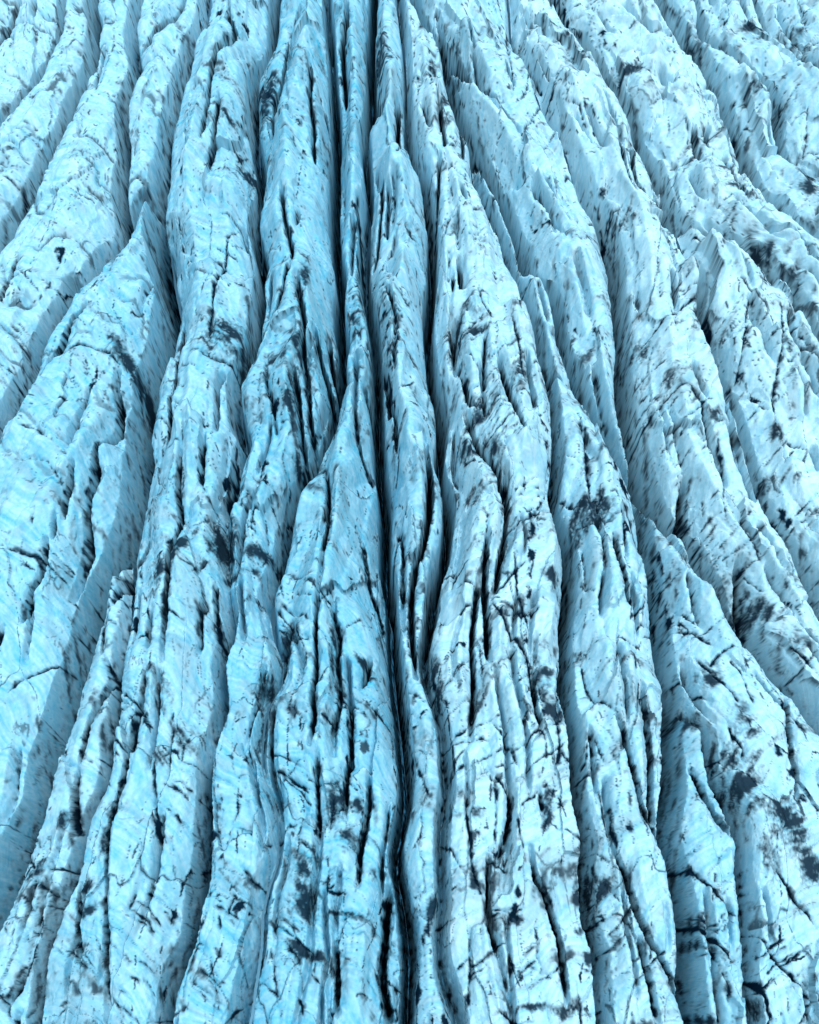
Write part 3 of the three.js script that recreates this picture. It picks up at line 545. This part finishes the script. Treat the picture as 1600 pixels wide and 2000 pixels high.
FINS.forEach(([h, l, r, flat], i) => {
  const pts = smoothLine(flat, 2);
  addFeature('fin', pts, along(pts, (t) => 1 - 0.75 * smooth(0.25, 1, t)), { a: h, l, r, ash: 0, w: 0, fin: i });
});

// ---------------------------------------------------------------- relief and colour at one place on the ice
const ashCells = new Map();
const R = { h: 0, r: 0, g: 0, b: 0, fin: -1 };
let best, bestAmp, stamp, tick = 0;
const hit = new Int32Array(512);
function ice(x, z, u, v, edge, strip, f, width, reliefOnly) {
  // bend the lines a little, as ice breaks
  const wx = x + 0.12 * n1(x * 0.3, z * 0.12) + 0.04 * n2(x * 1.3, z * 0.6) + 0.03 * n4(x * 3.4, z * 2.2);
  const wz = z + 0.3 * n2(x * 0.25 + 9, z * 0.2) + 0.08 * n3(x * 1.1, z * 0.9 + 5) + 0.04 * n1(x * 3, z * 3.1);
  // a roof-shaped ridge: the crest wanders, both flanks fall evenly
  const fc = 0.5 + 0.2 * n2(strip * 13.7, z * 0.035) + 0.05 * n3(strip * 3.1, z * 0.2), off = Math.abs(f - fc) * width, run = Math.max(fc, 1 - fc) * width;
  const bold = BOLD[strip] * mix(0.3, 1, smooth(-14, -33, z)), low = mix(0.45, 1, smooth(-13, -30, z)) * (strip < 5 ? 0.6 : 1);
  const fall = 1.5 * bold * Math.min(TENT[strip] * 1.12, 6.5 / Math.max(0.1, run)) * (STEP[strip] > 0.45 ? off * off / (off + 1.2) : off);
  let h = 0.7 * n1(x * 0.035 + 3, z * 0.025) - fall, line = 0, halo = 0, fin = -1, finMost = 0.42, finSum = 0;
  const list = cells.get(Math.floor((wz - GZ0) / CELL) * 512 + Math.floor((wx - GX0) / CELL));
  if (list) {
    tick++;
    let n = 0;
    for (let i = 0; i < list.length; i++) {
      const s = list[i], id = s[0], px = wx - s[1], pz = wz - s[2], t0 = (px * s[3] + pz * s[4]) * s[5], t = t0 < 0 ? 0 : t0 > 1 ? 1 : t0;
      const dx = px - t * s[3], dz = pz - t * s[4];
      let d = Math.sqrt(dx * dx + dz * dz);
      const f = feats[id];
      if (f.kind === 'fin') { d /= s[3] * pz - s[4] * px > 0 ? f.l : f.r; if (s[8] && t0 < 0) d *= 1.9; }
      if (stamp[id] !== tick) { stamp[id] = tick; best[id] = 1e9; hit[n++] = id; }
      if (d < best[id]) { best[id] = d; bestAmp[id] = s[6] + (s[7] - s[6]) * t; }
    }
    for (let i = 0; i < n; i++) {
      const id = hit[i], f = feats[id], d = best[id], a = bestAmp[id];
      if (f.kind === 'fin') {
        const e = 1 - d * 0.55;
        if (e > 0) { finSum = Math.max(finSum, f.a * a * e); if (f.fin >= 0 && e * a > finMost) { finMost = e * a; fin = f.fin; } }
      } else {
        const e = f.long ? Math.exp(-d / f.l) - 0.03 : 1 - d / (f.l * 1.5);
        if (e > 0) h += (f.long ? low : 1) * f.a * a * e;
        if (d < f.sw * 1.8) { const q = d / (f.sw * 1.8); h -= f.slot * a * (1 - q) * (1 + 0.5 * q); }
        if (f.ash && d < f.w * 7) halo = Math.max(halo, f.ash * Math.min(1, a * 1.3) * (1 - d / (f.w * 7)));
        if (f.ash && d < f.w * 3) line = Math.max(line, f.ash * Math.min(1, a * 1.3) * (1 - d / (f.w * 3)));
      }
    }
  }
  h += 0.75 * finSum;
  // flutes along the ice and tilted slabs between joints, in the ridge's own course
  const e1 = smooth(0.05, 0.9, edge), su = u + 0.5 * n3(u * 0.2, v * 0.05), sv = v + 0.22 * u + 0.9 * n4(u * 0.2, v * 0.15);
  const fl = 1 - Math.abs(n1(su * 0.21, v * 0.032 + strip * 7)), rough = 0.6 + 0.6 * n4(u * 0.09, v * 0.05);
  const sharp = 1 - 0.8 * STEP[strip];
  h += e1 * (0.25 * (fl - 0.6));
  blades(u * 0.3 + 0.05 * n2(u * 0.5, v * 0.2), v * 0.085 + 0.03 * n3(u * 0.5, v * 0.3), 700 + strip * 10);
  const calm = mix(0.5, 1, smooth(-14, -36, z));
  h += e1 * calm * (0.25 + 1.15 * sharp) * (bladeOut[0] + 0.1);
  const k1 = bladeOut[1], c1 = bladeOut[2];
  blades(u * 0.85 + 0.06 * n3(u, v * 0.4), v * 0.22 + 0.04 * n2(u, v * 0.5), 900 + strip * 10);
  h += e1 * calm * (0.08 + 0.42 * sharp) * (0.5 + rough * 0.6) * (bladeOut[0] + 0.1);
  const k2 = bladeOut[1], c2 = bladeOut[2];
  // steps across the ridge, each with its lip towards the eye
  const bow = Math.sqrt(x * x + 40), lay = z * 0.8 + bow * 0.62 + 0.9 * n2(x * 0.14, z * 0.14), cross = x * 0.8 - (x < 0 ? -1 : 1) * z * 0.5;
  const far = smooth(-22, -54, z), ph = lay * 0.27 + 0.7 * n2(u * 0.1 + strip, v * 0.06) + 0.22 * n3(u * 0.4, v * 0.2), dome = Math.abs(Math.sin(Math.PI * ph)), loaf = STEP[strip] * (0.25 + 0.75 * far) * smooth(-0.5, 0.3, n4(u * 0.13, v * 0.09));
  h += e1 * (0.05 + 0.75 * loaf) * (Math.sqrt(dome) - 0.7);
  const q1 = su * 0.34 + 0.05 * n2(u * 0.9, v * 0.4), q2 = sv * 0.11 + 0.05 * n1(u * 0.7, v * 0.35);
  slabs(q1, q2, 100 + strip * 10);
  const j1 = slabOut[1], s1 = slabOut[2];
  h += e1 * (0.7 - 0.45 * STEP[strip] + 0.3 * smooth(12, 15, strip)) * slabOut[0];
  slabs(su * 0.9 + 0.08 * n3(u * 1.3, v * 0.6), sv * 0.3 + 0.08 * n2(u, v * 0.8), 400 + strip * 10);
  const j2 = slabOut[1], s2 = slabOut[2];
  h += e1 * 0.07 * slabOut[0];
  // fine relief: layering that crosses the ridges aslant, and melt texture
  const str1 = n4(lay * 1.9, cross * 0.16), str2 = n1(lay * 4.2 + 31, cross * 0.4);
  h += 0.03 * str1 + 0.016 * str2 - 0.03 * Math.abs(n2(x * 1.7, z * 1.5)) - 0.022 * Math.abs(n3(x * 4.1, z * 3.7));
  h += 0.05 * n1(lay * 0.8, cross * 0.07) + 0.012 * n4(lay * 2.6, cross * 0.2) + 0.03 * fbm(n3, x * 0.55, z * 0.5, 3);

  R.h = h;
  if (reliefOnly) return;
  // ---- ash: patches, filled cracks, open joints, stray specks; plus dark painted into crevasses, dark step creases
  const lay3 = lay + 0.7 * h, band = fbm(n4, lay3 * 0.3 + 11, cross * 0.06, 3), streak = fbm(n1, lay3 * 0.7, cross * 0.1, 4);
  const grain = m1(x * 3.4, h * 3.4, z * 3) * 0.5 + m2(x * 7, h * 7, z * 6) * 0.35, clump = fbm3(m2, x * 0.7, h * 0.6, z * 0.55, 3);
  const veins = 1 - Math.abs(fbm3(m1, x * 0.8 + 7, h * 0.6, z * 0.5, 3)) * 2.6, veins2 = 1 - Math.abs(fbm3(m2, x * 1.9, h * 1.5, z * 1.2 + 3, 2)) * 2.4;
  let patch = 0;
  const al = ashCells.get(Math.floor((z - GZ0) / 3) * 512 + Math.floor((x - GX0) / 3));
  if (al) for (const p of al) {
    const dx = wx - p[0], dz = wz - p[1], a = (dx * p[7] + dz * p[8]), b = (dx * p[9] + dz * p[10]), r = Math.sqrt(a * a + b * b);
    if (r < 1.6) patch = Math.max(patch, p[6] * Math.min(0.8, 1.05 * (1.6 - r) / 1.6));
  }
  let dirtDark = 0.97 * smooth(0.36, 1.0, patch * 1.1 + 0.45 * clump + 0.6 * streak + 0.18 * grain + (patch > 0.02 ? 0.32 * Math.max(veins, veins2) - 0.12 : 0));
  dirtDark = Math.max(dirtDark, smooth(0.3, 0.66, line + 0.4 * clump + 0.14 * grain + 0.22 * n3(x * 1.4, z * 1.4) - 0.1));  // ash in cracks, with painted shade along crevasse floors
  dirtDark = Math.max(dirtDark, 0.9 * smooth(0.5, 1.05, halo * 0.85 + 0.75 * clump + 0.6 * streak + 0.35 * band + 0.05 * grain));
  dirtDark = Math.max(dirtDark, 0.85 * loaf * smooth(0.2, 0.06, dome - 0.1 * grain - 0.3 * clump));  // dark lines in the creases between the steps
  if (edge > 0.3) {
    if (c1 < 0.45 - 0.3 * STEP[strip]) dirtDark = Math.max(dirtDark, smooth(0.05, 0.01, k1 - 0.03 * grain - 0.16 * clump + 0.02));
    if (c2 < 0.25 - 0.2 * STEP[strip]) dirtDark = Math.max(dirtDark, 0.9 * smooth(0.06, 0.01, k2 - 0.03 * grain - 0.16 * clump + 0.04));
    if (s1 < 0.3) dirtDark = Math.max(dirtDark, 0.8 * smooth(0.03, 0.008, j1 - 0.01 * grain - 0.03 * clump));
    if (s2 < 0.15) dirtDark = Math.max(dirtDark, 0.6 * smooth(0.03, 0.008, j2 - 0.01 * grain - 0.03 * clump));
  }
  dirtDark = Math.max(dirtDark, 0.9 * smooth(0.3, 0.9, 0.85 * band + 0.5 * clump + 0.5 * streak + 0.1 * grain + 0.22 * veins - 0.08 - 0.34 * smooth(8, 4, strip)));
  // hair cracks, along the layers and along the flow
  const hair = Math.max(smooth(0.03, 0.01, Math.abs(n1(lay3 * 0.36, cross * 0.07))), smooth(0.03, 0.01, Math.abs(m1(x * 0.42 + 60, h * 0.3, z * 0.1))));
  dirtDark = Math.max(dirtDark, hair * 0.7 * smooth(-0.05, 0.25, band + 0.3 * clump));
  // a thin film of dust in drifts between the layers
  dirtDark = Math.max(dirtDark, 0.22 * smooth(0.05, 0.5, 0.9 * band + 0.35 * clump + 0.5 * streak + 0.12 * grain + 0.06 - 0.2 * smooth(6, 3, strip)));
  // ---- ice: clear blue layers and white, bubbly ones
  const w = clamp(WHITE[strip] + 0.2 * clump + 0.22 * streak + 0.1 * n3(lay3 * 2.4, cross * 0.16) + 0.10 * n1(lay3 * 4.5, cross * 0.3) + 0.08 * str1 + 0.07 * m1(x * 2.6, h * 2.6, z * 2.3) + 0.10 * grain, 0, 1);
  const grey = clamp(0.5 + fbm(n3, x * 0.4 + 40, z * 0.3, 3) * 1.4, 0, 1) * 0.07;
  let r = mix(0.04, 0.51, w), g = mix(0.34, 0.68, w), b = mix(0.50, 0.75, w);
  r = mix(r, g * 0.8, grey); b = mix(b, g, grey * 0.6);
  R.h = h; R.fin = fin;
  R.r = mix(r, 0.002, dirtDark); R.g = mix(g, 0.012, dirtDark); R.b = mix(b, 0.026, dirtDark);
}

for (const p of ASH) {
  const [cx, cz, ax, az, bx, bz, s] = p, la = Math.hypot(ax, az) ** 2, lb = Math.hypot(bx, bz) ** 2;
  const q = [cx, cz, 0, 0, 0, 0, s, ax / la, az / la, bx / lb, bz / lb], ex = 1.8 * (Math.abs(ax) + Math.abs(bx)) + 0.6, ez = 1.8 * (Math.abs(az) + Math.abs(bz)) + 0.6;
  for (let j = Math.floor((cz - ez - GZ0) / 3); j <= Math.floor((cz + ez - GZ0) / 3); j++) for (let i = Math.floor((cx - ex - GX0) / 3); i <= Math.floor((cx + ex - GX0) / 3); i++) {
    const key = j * 512 + i;
    if (!ashCells.has(key)) ashCells.set(key, []);
    ashCells.get(key).push(q);
  }
}

// ---------------------------------------------------------------- rows across the glacier, finer near the eye
const COLS = 1.0, ROWS = 1040, rowZ = [];
for (let i = 0; i < ROWS; i++) {
  const w = mix(1190, -1140, i / (ROWS - 1)) / 1732;               // even steps of view angle, so that far rows lie wider apart
  rowZ.push(-EYE * (Math.cos(PITCH) + Math.sin(PITCH) * w) / (Math.sin(PITCH) - Math.cos(PITCH) * w));
}
for (let k = 1; k <= 24; k++) rowZ.unshift(rowZ[0] - 1.6 - k * 0.1);
const NR = rowZ.length, halfWidth = (z) => 29 - 0.27 * z;
function xOn(line, z) {
  let lo = 0, hi = line.length - 1;
  if (z <= line[0][1]) return line[0][0];
  if (z >= line[hi][1]) return line[hi][0];
  for (let i = 0; i < hi; i++) if (z >= line[i][1] && z <= line[i + 1][1]) { const t = (z - line[i][1]) / Math.max(1e-6, line[i + 1][1] - line[i][1]); return mix(line[i][0], line[i + 1][0], t); }
  return line[hi][0];
}
const edges = [rowZ.map((z) => -halfWidth(z))];
const byName = Object.fromEntries(divs.map((d, i) => [d.name, i]));
function course(d, z) {
  const join = z < d.line[0][1] ? d.joinFar : z > d.line.at(-1)[1] ? d.joinNear : '';
  return join ? course(divs[byName[join]], z) : xOn(d.line, z);
}
for (const d of divs) edges.push(rowZ.map((z) => clamp(course(d, z), -halfWidth(z), halfWidth(z))));
edges.push(rowZ.map((z) => halfWidth(z)));
for (let k = 1; k < edges.length; k++) for (let i = 0; i < NR; i++) edges[k][i] = Math.max(edges[k][i], edges[k - 1][i]);

// ---------------------------------------------------------------- the many smaller fins, slots and cracks between the surveyed ones
const rnd = mulberry(2024);
function flow(x, z) {                                              // course of the ridges at a place: dx for one metre towards the eye
  let i = 0, hi = NR - 1;
  while (hi - i > 1) { const m = (i + hi) >> 1; if (rowZ[m] < z) i = m; else hi = m; }
  let k = 0;
  while (k < edges.length - 2 && edges[k + 1][i] < x) k++;
  const a = Math.max(0, i - 14), b = Math.min(NR - 1, i + 14), dz = rowZ[b] - rowZ[a], f = clamp((x - edges[k][i]) / Math.max(0.1, edges[k + 1][i] - edges[k][i]), 0, 1);
  return clamp(mix(edges[k][b] - edges[k][a], edges[k + 1][b] - edges[k + 1][a], f) / dz, -1.6, 1.6);
}
function walk(x, z, length, turn, wander) {
  const pts = [[x, z]], step = 0.7;
  let t = turn;
  for (let s = 0; s < length; s += step) { const d = Math.atan(flow(x, z)) + t; x += Math.sin(d) * step; z += Math.cos(d) * step; t += (rnd() - 0.5) * wander; pts.push([x, z]); }
  return pts;
}
for (let n = 0; n < 620; n++) {
  const z = rowZ[Math.floor(24 + rnd() * (NR - 30))], x = (rnd() * 2 - 1) * halfWidth(z), left = smooth(-5, -30, x + 0.25 * (z + 40)), size = (0.7 + 0.8 * rnd() * rnd()) * (1 + -z / 150);
  const near = smooth(-35, -13, z);
  if (rnd() < left * 0.85 || rnd() < near * 0.5) continue;
  const side = rnd() < 0.5 ? -1 : 1, body = walk(x, z, (2.2 + 4 * rnd()) * size * (1 + near), (rnd() - 0.5) * 0.14, 0.06), w = 0.28 * size * (0.6 + 0.8 * rnd());
  addFeature('fin', body, along(body, (t) => 1 - smooth(0.1, 1, t)), { a: (0.35 + 0.55 * rnd()) * size, l: w * (side < 0 ? 0.7 : 1.6), r: w * (side < 0 ? 1.6 : 0.7), ash: 0, w: 0, fin: -1 });
  if (rnd() < 0.75) {
    const slot = walk(x + side * w * 1.1, z - 0.3, (2 + 4.5 * rnd()) * size * (1 + near), (rnd() - 0.5) * 0.12, 0.07), d = (0.5 + 0.9 * rnd()) * size;
    addFeature('crevasse', slot, along(slot, (t) => smooth(0, 0.12, t) * smooth(0, 0.4, 1 - t)), { a: -0.5 * d, l: w * 1.1, r: w * 1.1, ash: rnd() < 0.5 ? 0.6 : 0.2, w: 0.09, slot: d * 0.8, sw: 0.07 + 0.16 * w });
  }
}
for (let n = 0; n < 170; n++) {                                   // sets of parallel cracks that follow the layers aslant over the ridges
  const z0 = rowZ[Math.floor(24 + rnd() * (NR - 30))], x0 = (rnd() * 2 - 1) * halfWidth(z0), gap = (0.35 + 0.7 * rnd()) * (1 - z0 / 90), many = 2 + Math.floor(rnd() * 5);
  if (rnd() < 0.35 * smooth(-5, -30, x0 + 0.25 * (z0 + 40))) continue;
  for (let q = 0; q < many; q++) {
    const side = x0 < 0 ? -1 : 1, len = (1 + 3.5 * rnd()) * (1 - z0 / 110), pts = [];
    let x = x0 + gap * q * 0.55 * side + (rnd() - 0.5) * 0.6, z = z0 + gap * q * 0.8, t = Math.atan2(-0.62 * side, 0.8) + (rnd() - 0.5) * 0.25;
    for (let d = 0; d < len; d += 0.6) { pts.push([x, z]); x += Math.cos(t) * 0.6; z += Math.sin(t) * 0.6; t += (rnd() - 0.5) * 0.12; }
    if (pts.length < 3) continue;
    const s = 0.4 + 0.5 * rnd();
    addFeature('crack', pts, along(pts, (t) => 0.2 + 0.8 * smooth(0, 0.3, Math.min(t, 1 - t))), { a: -0.15 * s, l: 0.16, r: 0.16, ash: s, w: 0.06, slot: 0.2 * s, sw: 0.05 });
  }
}
for (let n = 0; n < 520; n++) {
  const z = rowZ[Math.floor(24 + rnd() * (NR - 30))], x = (rnd() * 2 - 1) * halfWidth(z), across = rnd() < 0.45;
  if (rnd() < 0.7 * smooth(-5, -30, x + 0.25 * (z + 40))) continue;
  const pts = walk(x, z, 1.5 + 5 * rnd() * rnd() * (1 - z / 120), across ? (rnd() < 0.5 ? -1 : 1) * (0.7 + 0.6 * rnd()) : (rnd() - 0.5) * 0.5, 0.5), s = 0.4 + 0.5 * rnd();
  addFeature('crack', pts, along(pts, (t) => 0.2 + 0.8 * smooth(0, 0.3, Math.min(t, 1 - t))), { a: -0.12 * s, l: 0.2, r: 0.2, ash: s, w: 0.06, slot: 0.2 * s, sw: 0.06 });
}
best = new Float64Array(feats.length); bestAmp = new Float64Array(feats.length); stamp = new Int32Array(feats.length);

// ---------------------------------------------------------------- surface grain shared by all the ice
function grainTexture(size, seed, fill) {
  const data = new Uint8Array(size * size * 4), n = createNoise2D(mulberry(seed));
  const tile = (x, y, f) => { // blend four copies so that the tile closes on itself
    const a = x / size, b = y / size, s = (p, q) => n((p) * f, (q) * f);
    return s(a, b) * (1 - a) * (1 - b) + s(a - 1, b) * a * (1 - b) + s(a, b - 1) * (1 - a) * b + s(a - 1, b - 1) * a * b;
  };
  for (let y = 0; y < size; y++) for (let x = 0; x < size; x++) { const v = fill(tile, x, y) * 255, k = 4 * (y * size + x); data[k] = data[k + 1] = data[k + 2] = clamp(v, 0, 255); data[k + 3] = 255; }
  const t = new THREE.DataTexture(data, size, size);
  t.wrapS = t.wrapT = THREE.RepeatWrapping; t.magFilter = THREE.LinearFilter; t.minFilter = THREE.LinearMipmapLinearFilter; t.generateMipmaps = true; t.needsUpdate = true;
  return t;
}
const bump = grainTexture(512, 77, (t, x, y) => 0.5 + 0.3 * t(x, y, 9) + 0.2 * t(x, y, 22) + 0.12 * t(x, y, 60));
const iceMaterial = new THREE.MeshPhysicalMaterial({ vertexColors: true, roughness: 0.75, bumpMap: bump, bumpScale: 0.03, ior: 1.31, specularIntensity: 0.12 });
iceMaterial.name = 'glacier ice';

// ---------------------------------------------------------------- the ridges
const WHITE = [.6, .56, .54, .52, .42, .56, .46, .38, .38, .52, .7, .64, .52, .66, .8, .82, .8, .74, .72, .74];
const BOLD = [.2, .2, .2, .25, .25, .3, .3, .4, .55, .55, .35, .4, .35, .28, .25, .25, .25, .25, .25, .25];
const TENT = [.4, .4, .45, .5, .5, .7, .65, .8, .95, 1.0, .65, .9, .8, .6, .65, .6, .6, .7, .7, .6];
const STEP = [0.9, 0.9, 0.9, 0.8, 0.7, 0.5, 0.3, 0.2, 0.1, 0.1, 0.1, 0.1, 0.2, 0.2, 0.3, 0.4, 0.5, 0.6, 0.6, 0.6];
const LABELS = ['pale rippled ice ridge in the far left corner of the glacier',
  'narrow rippled ice ridge running down to the left edge near the top left corner',
  'long scaly pale ice ridge sloping to the left edge below the top left corner',
  'slender ice ridge with stepped lips that tapers to a point in the upper left',
  'broad smooth blue ice ridge filling the left edge, dark crevasse on its right',
  'narrow streaky ice ridge with ash patches in the bottom left corner',
  'long ice ridge right of the big left crevasse, smooth and blue at its near end',
  'ashy ice ridge left of the centre, narrow waist halfway, dark patches near the bottom',
  'central left ice ridge rising to a sharp blade, dark crevasses on both sides',
  'thin bladed ice ridge in the very centre between two black crevasses',
  'wide fluted white ice ridge right of the centre with many thin dark cracks',
  'sharp ice ridge right of centre in the lower half, dark ash blotch at its tip',
  'small wedge of ice split off at the bottom right between two crevasses',
  'big white slab-like ice ridge descending to the lower right edge, dark ash near its foot',
  'white ice ridge with a bright knife-edged crest at the right edge, halfway up',
  'cracked white ice ridge leaving the right edge above the knife-edged one',
  'long bright ice ridge slanting from the top to the right edge, upper right',
  'narrow blue-sided ice ridge slanting across the upper right corner',
  'lumpy ash-stained ice ridge close to the top right corner',
  'ashy cracked ice ridge in the far top right corner'];
const courseMean = [];
let courseU = 0, total = 0;
for (let k = 0; k < edges.length - 1; k++) {
  const L = edges[k], Rr = edges[k + 1];
  let wide = 0, cnt = 0;
  const start = new Int32Array(NR + 1);
  for (let i = 0; i < NR; i++) {                                   // as many points in a row as its width asks for
    const w = Rr[i] - L[i];
    if (w > 0.05) { wide += w; cnt++; }
    start[i + 1] = start[i] + (w < 0.02 ? 2 : 3 + Math.round(w * 887 * COLS * 1.15 / (EYE * Math.sin(PITCH) - rowZ[i] * Math.cos(PITCH))));
  }
  if (cnt < 4) { console.log('strip', k, 'is empty'); continue; }
  const mean = wide / cnt, NV = start[NR];
  total += NV;
  const pos = new Float32Array(NV * 3), col = new Float32Array(NV * 3), share = new Float32Array(NV), fins = new Int16Array(NV).fill(-1);
  // closer spacing where the ice is steep: a table of even steps along the surface, every eighth row
  const BINS = 160, tables = [];
  for (let i = 0; i < NR + 8; i += 8) {
    const r0 = Math.min(i, NR - 1), w = Rr[r0] - L[r0], t = new Float32Array(BINS + 1), c = new Float32Array(BINS + 1);
    let last = 0;
    for (let b = 0; b <= BINS; b++) {
      const f = b / BINS;
      if (w > 0.02) { ice(L[r0] + w * f, rowZ[r0], courseU + f * mean * 0.25 + w * f * 0.75, rowZ[r0], Math.min(f, 1 - f) * w, k, f, w, true); if (b) c[b] = c[b - 1] + 0.35 * w / BINS + Math.min(Math.hypot(w / BINS, R.h - last), 6 * w / BINS); last = R.h; } else c[b] = b;
    }
    for (let b = 0, q = 0; b <= BINS; b++) { const want = c[BINS] * b / BINS; while (q < BINS - 1 && c[q + 1] < want) q++; t[b] = (q + clamp((want - c[q]) / Math.max(1e-6, c[q + 1] - c[q]), 0, 1)) / BINS; }
    t[0] = 0; t[BINS] = 1;
    tables.push(t);
  }
  const spread = (i, s) => { const a = tables[i >> 3], b = tables[(i >> 3) + 1], q = s * BINS, j = Math.min(BINS - 1, Math.floor(q)), t = q - j; return mix(mix(a[j], a[j + 1], t), mix(b[j], b[j + 1], t), (i & 7) / 8); };
  for (let i = 0; i < NR; i++) {
    const z = rowZ[i], w = Rr[i] - L[i], NC = start[i + 1] - start[i];
    for (let j = 0; j < NC; j++) {
      const f = spread(i, j / (NC - 1));
      const x = L[i] + w * f, m = start[i] + j, o = 3 * m;
      ice(x, z, courseU + f * mean * 0.25 + w * f * 0.75, z, Math.min(f, 1 - f) * w, k, f, w);
      share[m] = f; pos[o] = x; pos[o + 1] = R.h; pos[o + 2] = z; col[o] = R.r; col[o + 1] = R.g; col[o + 2] = R.b; fins[m] = R.fin;
    }
  }
  courseU += mean + 5;
  // triangles, sorted into the body and the fins that stand on it
  const parts = new Map(), nor = new Float32Array(NV * 3);
  const tri = (a, b, c) => {
    const A = 3 * a, B = 3 * b, C = 3 * c, ux = pos[B] - pos[A], uy = pos[B + 1] - pos[A + 1], uz = pos[B + 2] - pos[A + 2], vx = pos[C] - pos[A], vy = pos[C + 1] - pos[A + 1], vz = pos[C + 2] - pos[A + 2];
    const nx = uy * vz - uz * vy, ny = uz * vx - ux * vz, nz = ux * vy - uy * vx;
    for (const q of [A, B, C]) { nor[q] += nx; nor[q + 1] += ny; nor[q + 2] += nz; }
    const fa = fins[a], id = fa >= 0 && fa === fins[b] && fa === fins[c] ? fa : -1;
    let p = parts.get(id);
    if (!p) parts.set(id, p = []);
    p.push(a, b, c);
  };
  for (let i = 0; i < NR - 1; i++) {
    if (Rr[i] - L[i] < 0.02 && Rr[i + 1] - L[i + 1] < 0.02) continue;
    let a = start[i], c = start[i + 1];
    const ae = start[i + 1] - 1, ce = start[i + 2] - 1;
    while (a < ae || c < ce) {
      if (c >= ce || (a < ae && share[a + 1] <= share[c + 1])) { tri(a, c, a + 1); a++; } else { tri(a, c, c + 1); c++; }
    }
  }
  for (let q = 0; q < NV * 3; q += 3) { const l = Math.hypot(nor[q], nor[q + 1], nor[q + 2]) || 1; nor[q] /= l; nor[q + 1] /= l; nor[q + 2] /= l; }
  for (const [id, p] of [...parts]) if (id >= 0) {                 // a fin is one piece: stray scraps go back to the body
    const up = new Map(), find = (v) => { while (up.get(v) !== v) v = up.get(v); return v; }, size = new Map();
    for (const q of p) if (!up.has(q)) up.set(q, q);
    for (let q = 0; q < p.length; q += 3) { const a = find(p[q]); up.set(find(p[q + 1]), a); up.set(find(p[q + 2]), a); }
    for (let q = 0; q < p.length; q += 3) { const a = find(p[q]); size.set(a, (size.get(a) ?? 0) + 1); }
    const main = [...size].sort((a, b) => b[1] - a[1])[0][0], keep = [];
    for (let q = 0; q < p.length; q += 3) { const to = find(p[q]) === main ? keep : parts.get(-1); to.push(p[q], p[q + 1], p[q + 2]); }
    parts.set(id, keep);
  }
  for (const [id, p] of parts) if (id >= 0 && p.length < 6 * 60) { const body = parts.get(-1); for (const q of p) body.push(q); parts.delete(id); }
  const ridge = new THREE.Group();
  ridge.name = k ? 'ice_ridge_' + String(k).padStart(3, '0') : 'ice_ridge';
  const mid = parts.get(-1), at = [0, -6, 0]; let cx = 0, cz = 0;
  for (let q = 0; q < mid.length; q += 3) { cx += pos[3 * mid[q]]; cz += pos[3 * mid[q] + 2]; }
  at[0] = cx / (mid.length / 3); at[2] = cz / (mid.length / 3);
  ridge.position.set(...at);
  ridge.userData = { label: LABELS[k], category: 'ice ridge', group: 'ice ridges parted by long crevasses' };
  for (const [id, p] of [...parts].sort((a, b) => a[0] - b[0])) {
    const seen = new Map(), idx = new Uint32Array(p.length), P = [], N = [], C = [], U = [];
    for (let q = 0; q < p.length; q++) {
      let m = seen.get(p[q]);
      if (m === undefined) {
        seen.set(p[q], m = seen.size);
        const o = 3 * p[q];
        P.push(pos[o] - at[0], pos[o + 1] - at[1], pos[o + 2] - at[2]); N.push(nor[o], nor[o + 1], nor[o + 2]); C.push(col[o], col[o + 1], col[o + 2]);
        U.push(pos[o] / 4 + pos[o + 1] / 9, pos[o + 2] / 4 + pos[o + 1] / 5);
      }
      idx[q] = m;
    }
    const g = new THREE.BufferGeometry();
    g.setAttribute('position', new THREE.Float32BufferAttribute(P, 3)); g.setAttribute('normal', new THREE.Float32BufferAttribute(N, 3));
    g.setAttribute('color', new THREE.Float32BufferAttribute(C, 3)); g.setAttribute('uv', new THREE.Float32BufferAttribute(U, 2));
    g.setIndex(new THREE.BufferAttribute(idx, 1));
    const m = new THREE.Mesh(g, iceMaterial);
    m.name = id < 0 ? 'ridge_body' : 'ice_fin';
    m.castShadow = m.receiveShadow = true;
    ridge.add(m);
  }
  scene.add(ridge);
}
console.log('vertices', total, 'triangles', scene.children.reduce((n, o) => n + o.children.reduce((m, c) => m + c.geometry.index.count / 3, 0), 0));

// ---------------------------------------------------------------- the ice below the crevasses, out to the horizon
const bedGeometry = new THREE.CircleGeometry(1500, 64);
bedGeometry.rotateX(-Math.PI / 2);
const bed = new THREE.Mesh(bedGeometry, new THREE.MeshStandardMaterial({ color: new THREE.Color().setRGB(0.25, 0.5, 0.65), roughness: 0.7 }));
bed.name = 'glacier_bed';
bed.position.set(0, -36, -60);
bed.userData = { kind: 'structure', label: 'blue ice deep under the crevasses', category: 'glacier' };
bed.receiveShadow = true;
scene.add(bed);

renderer.render(scene, camera);
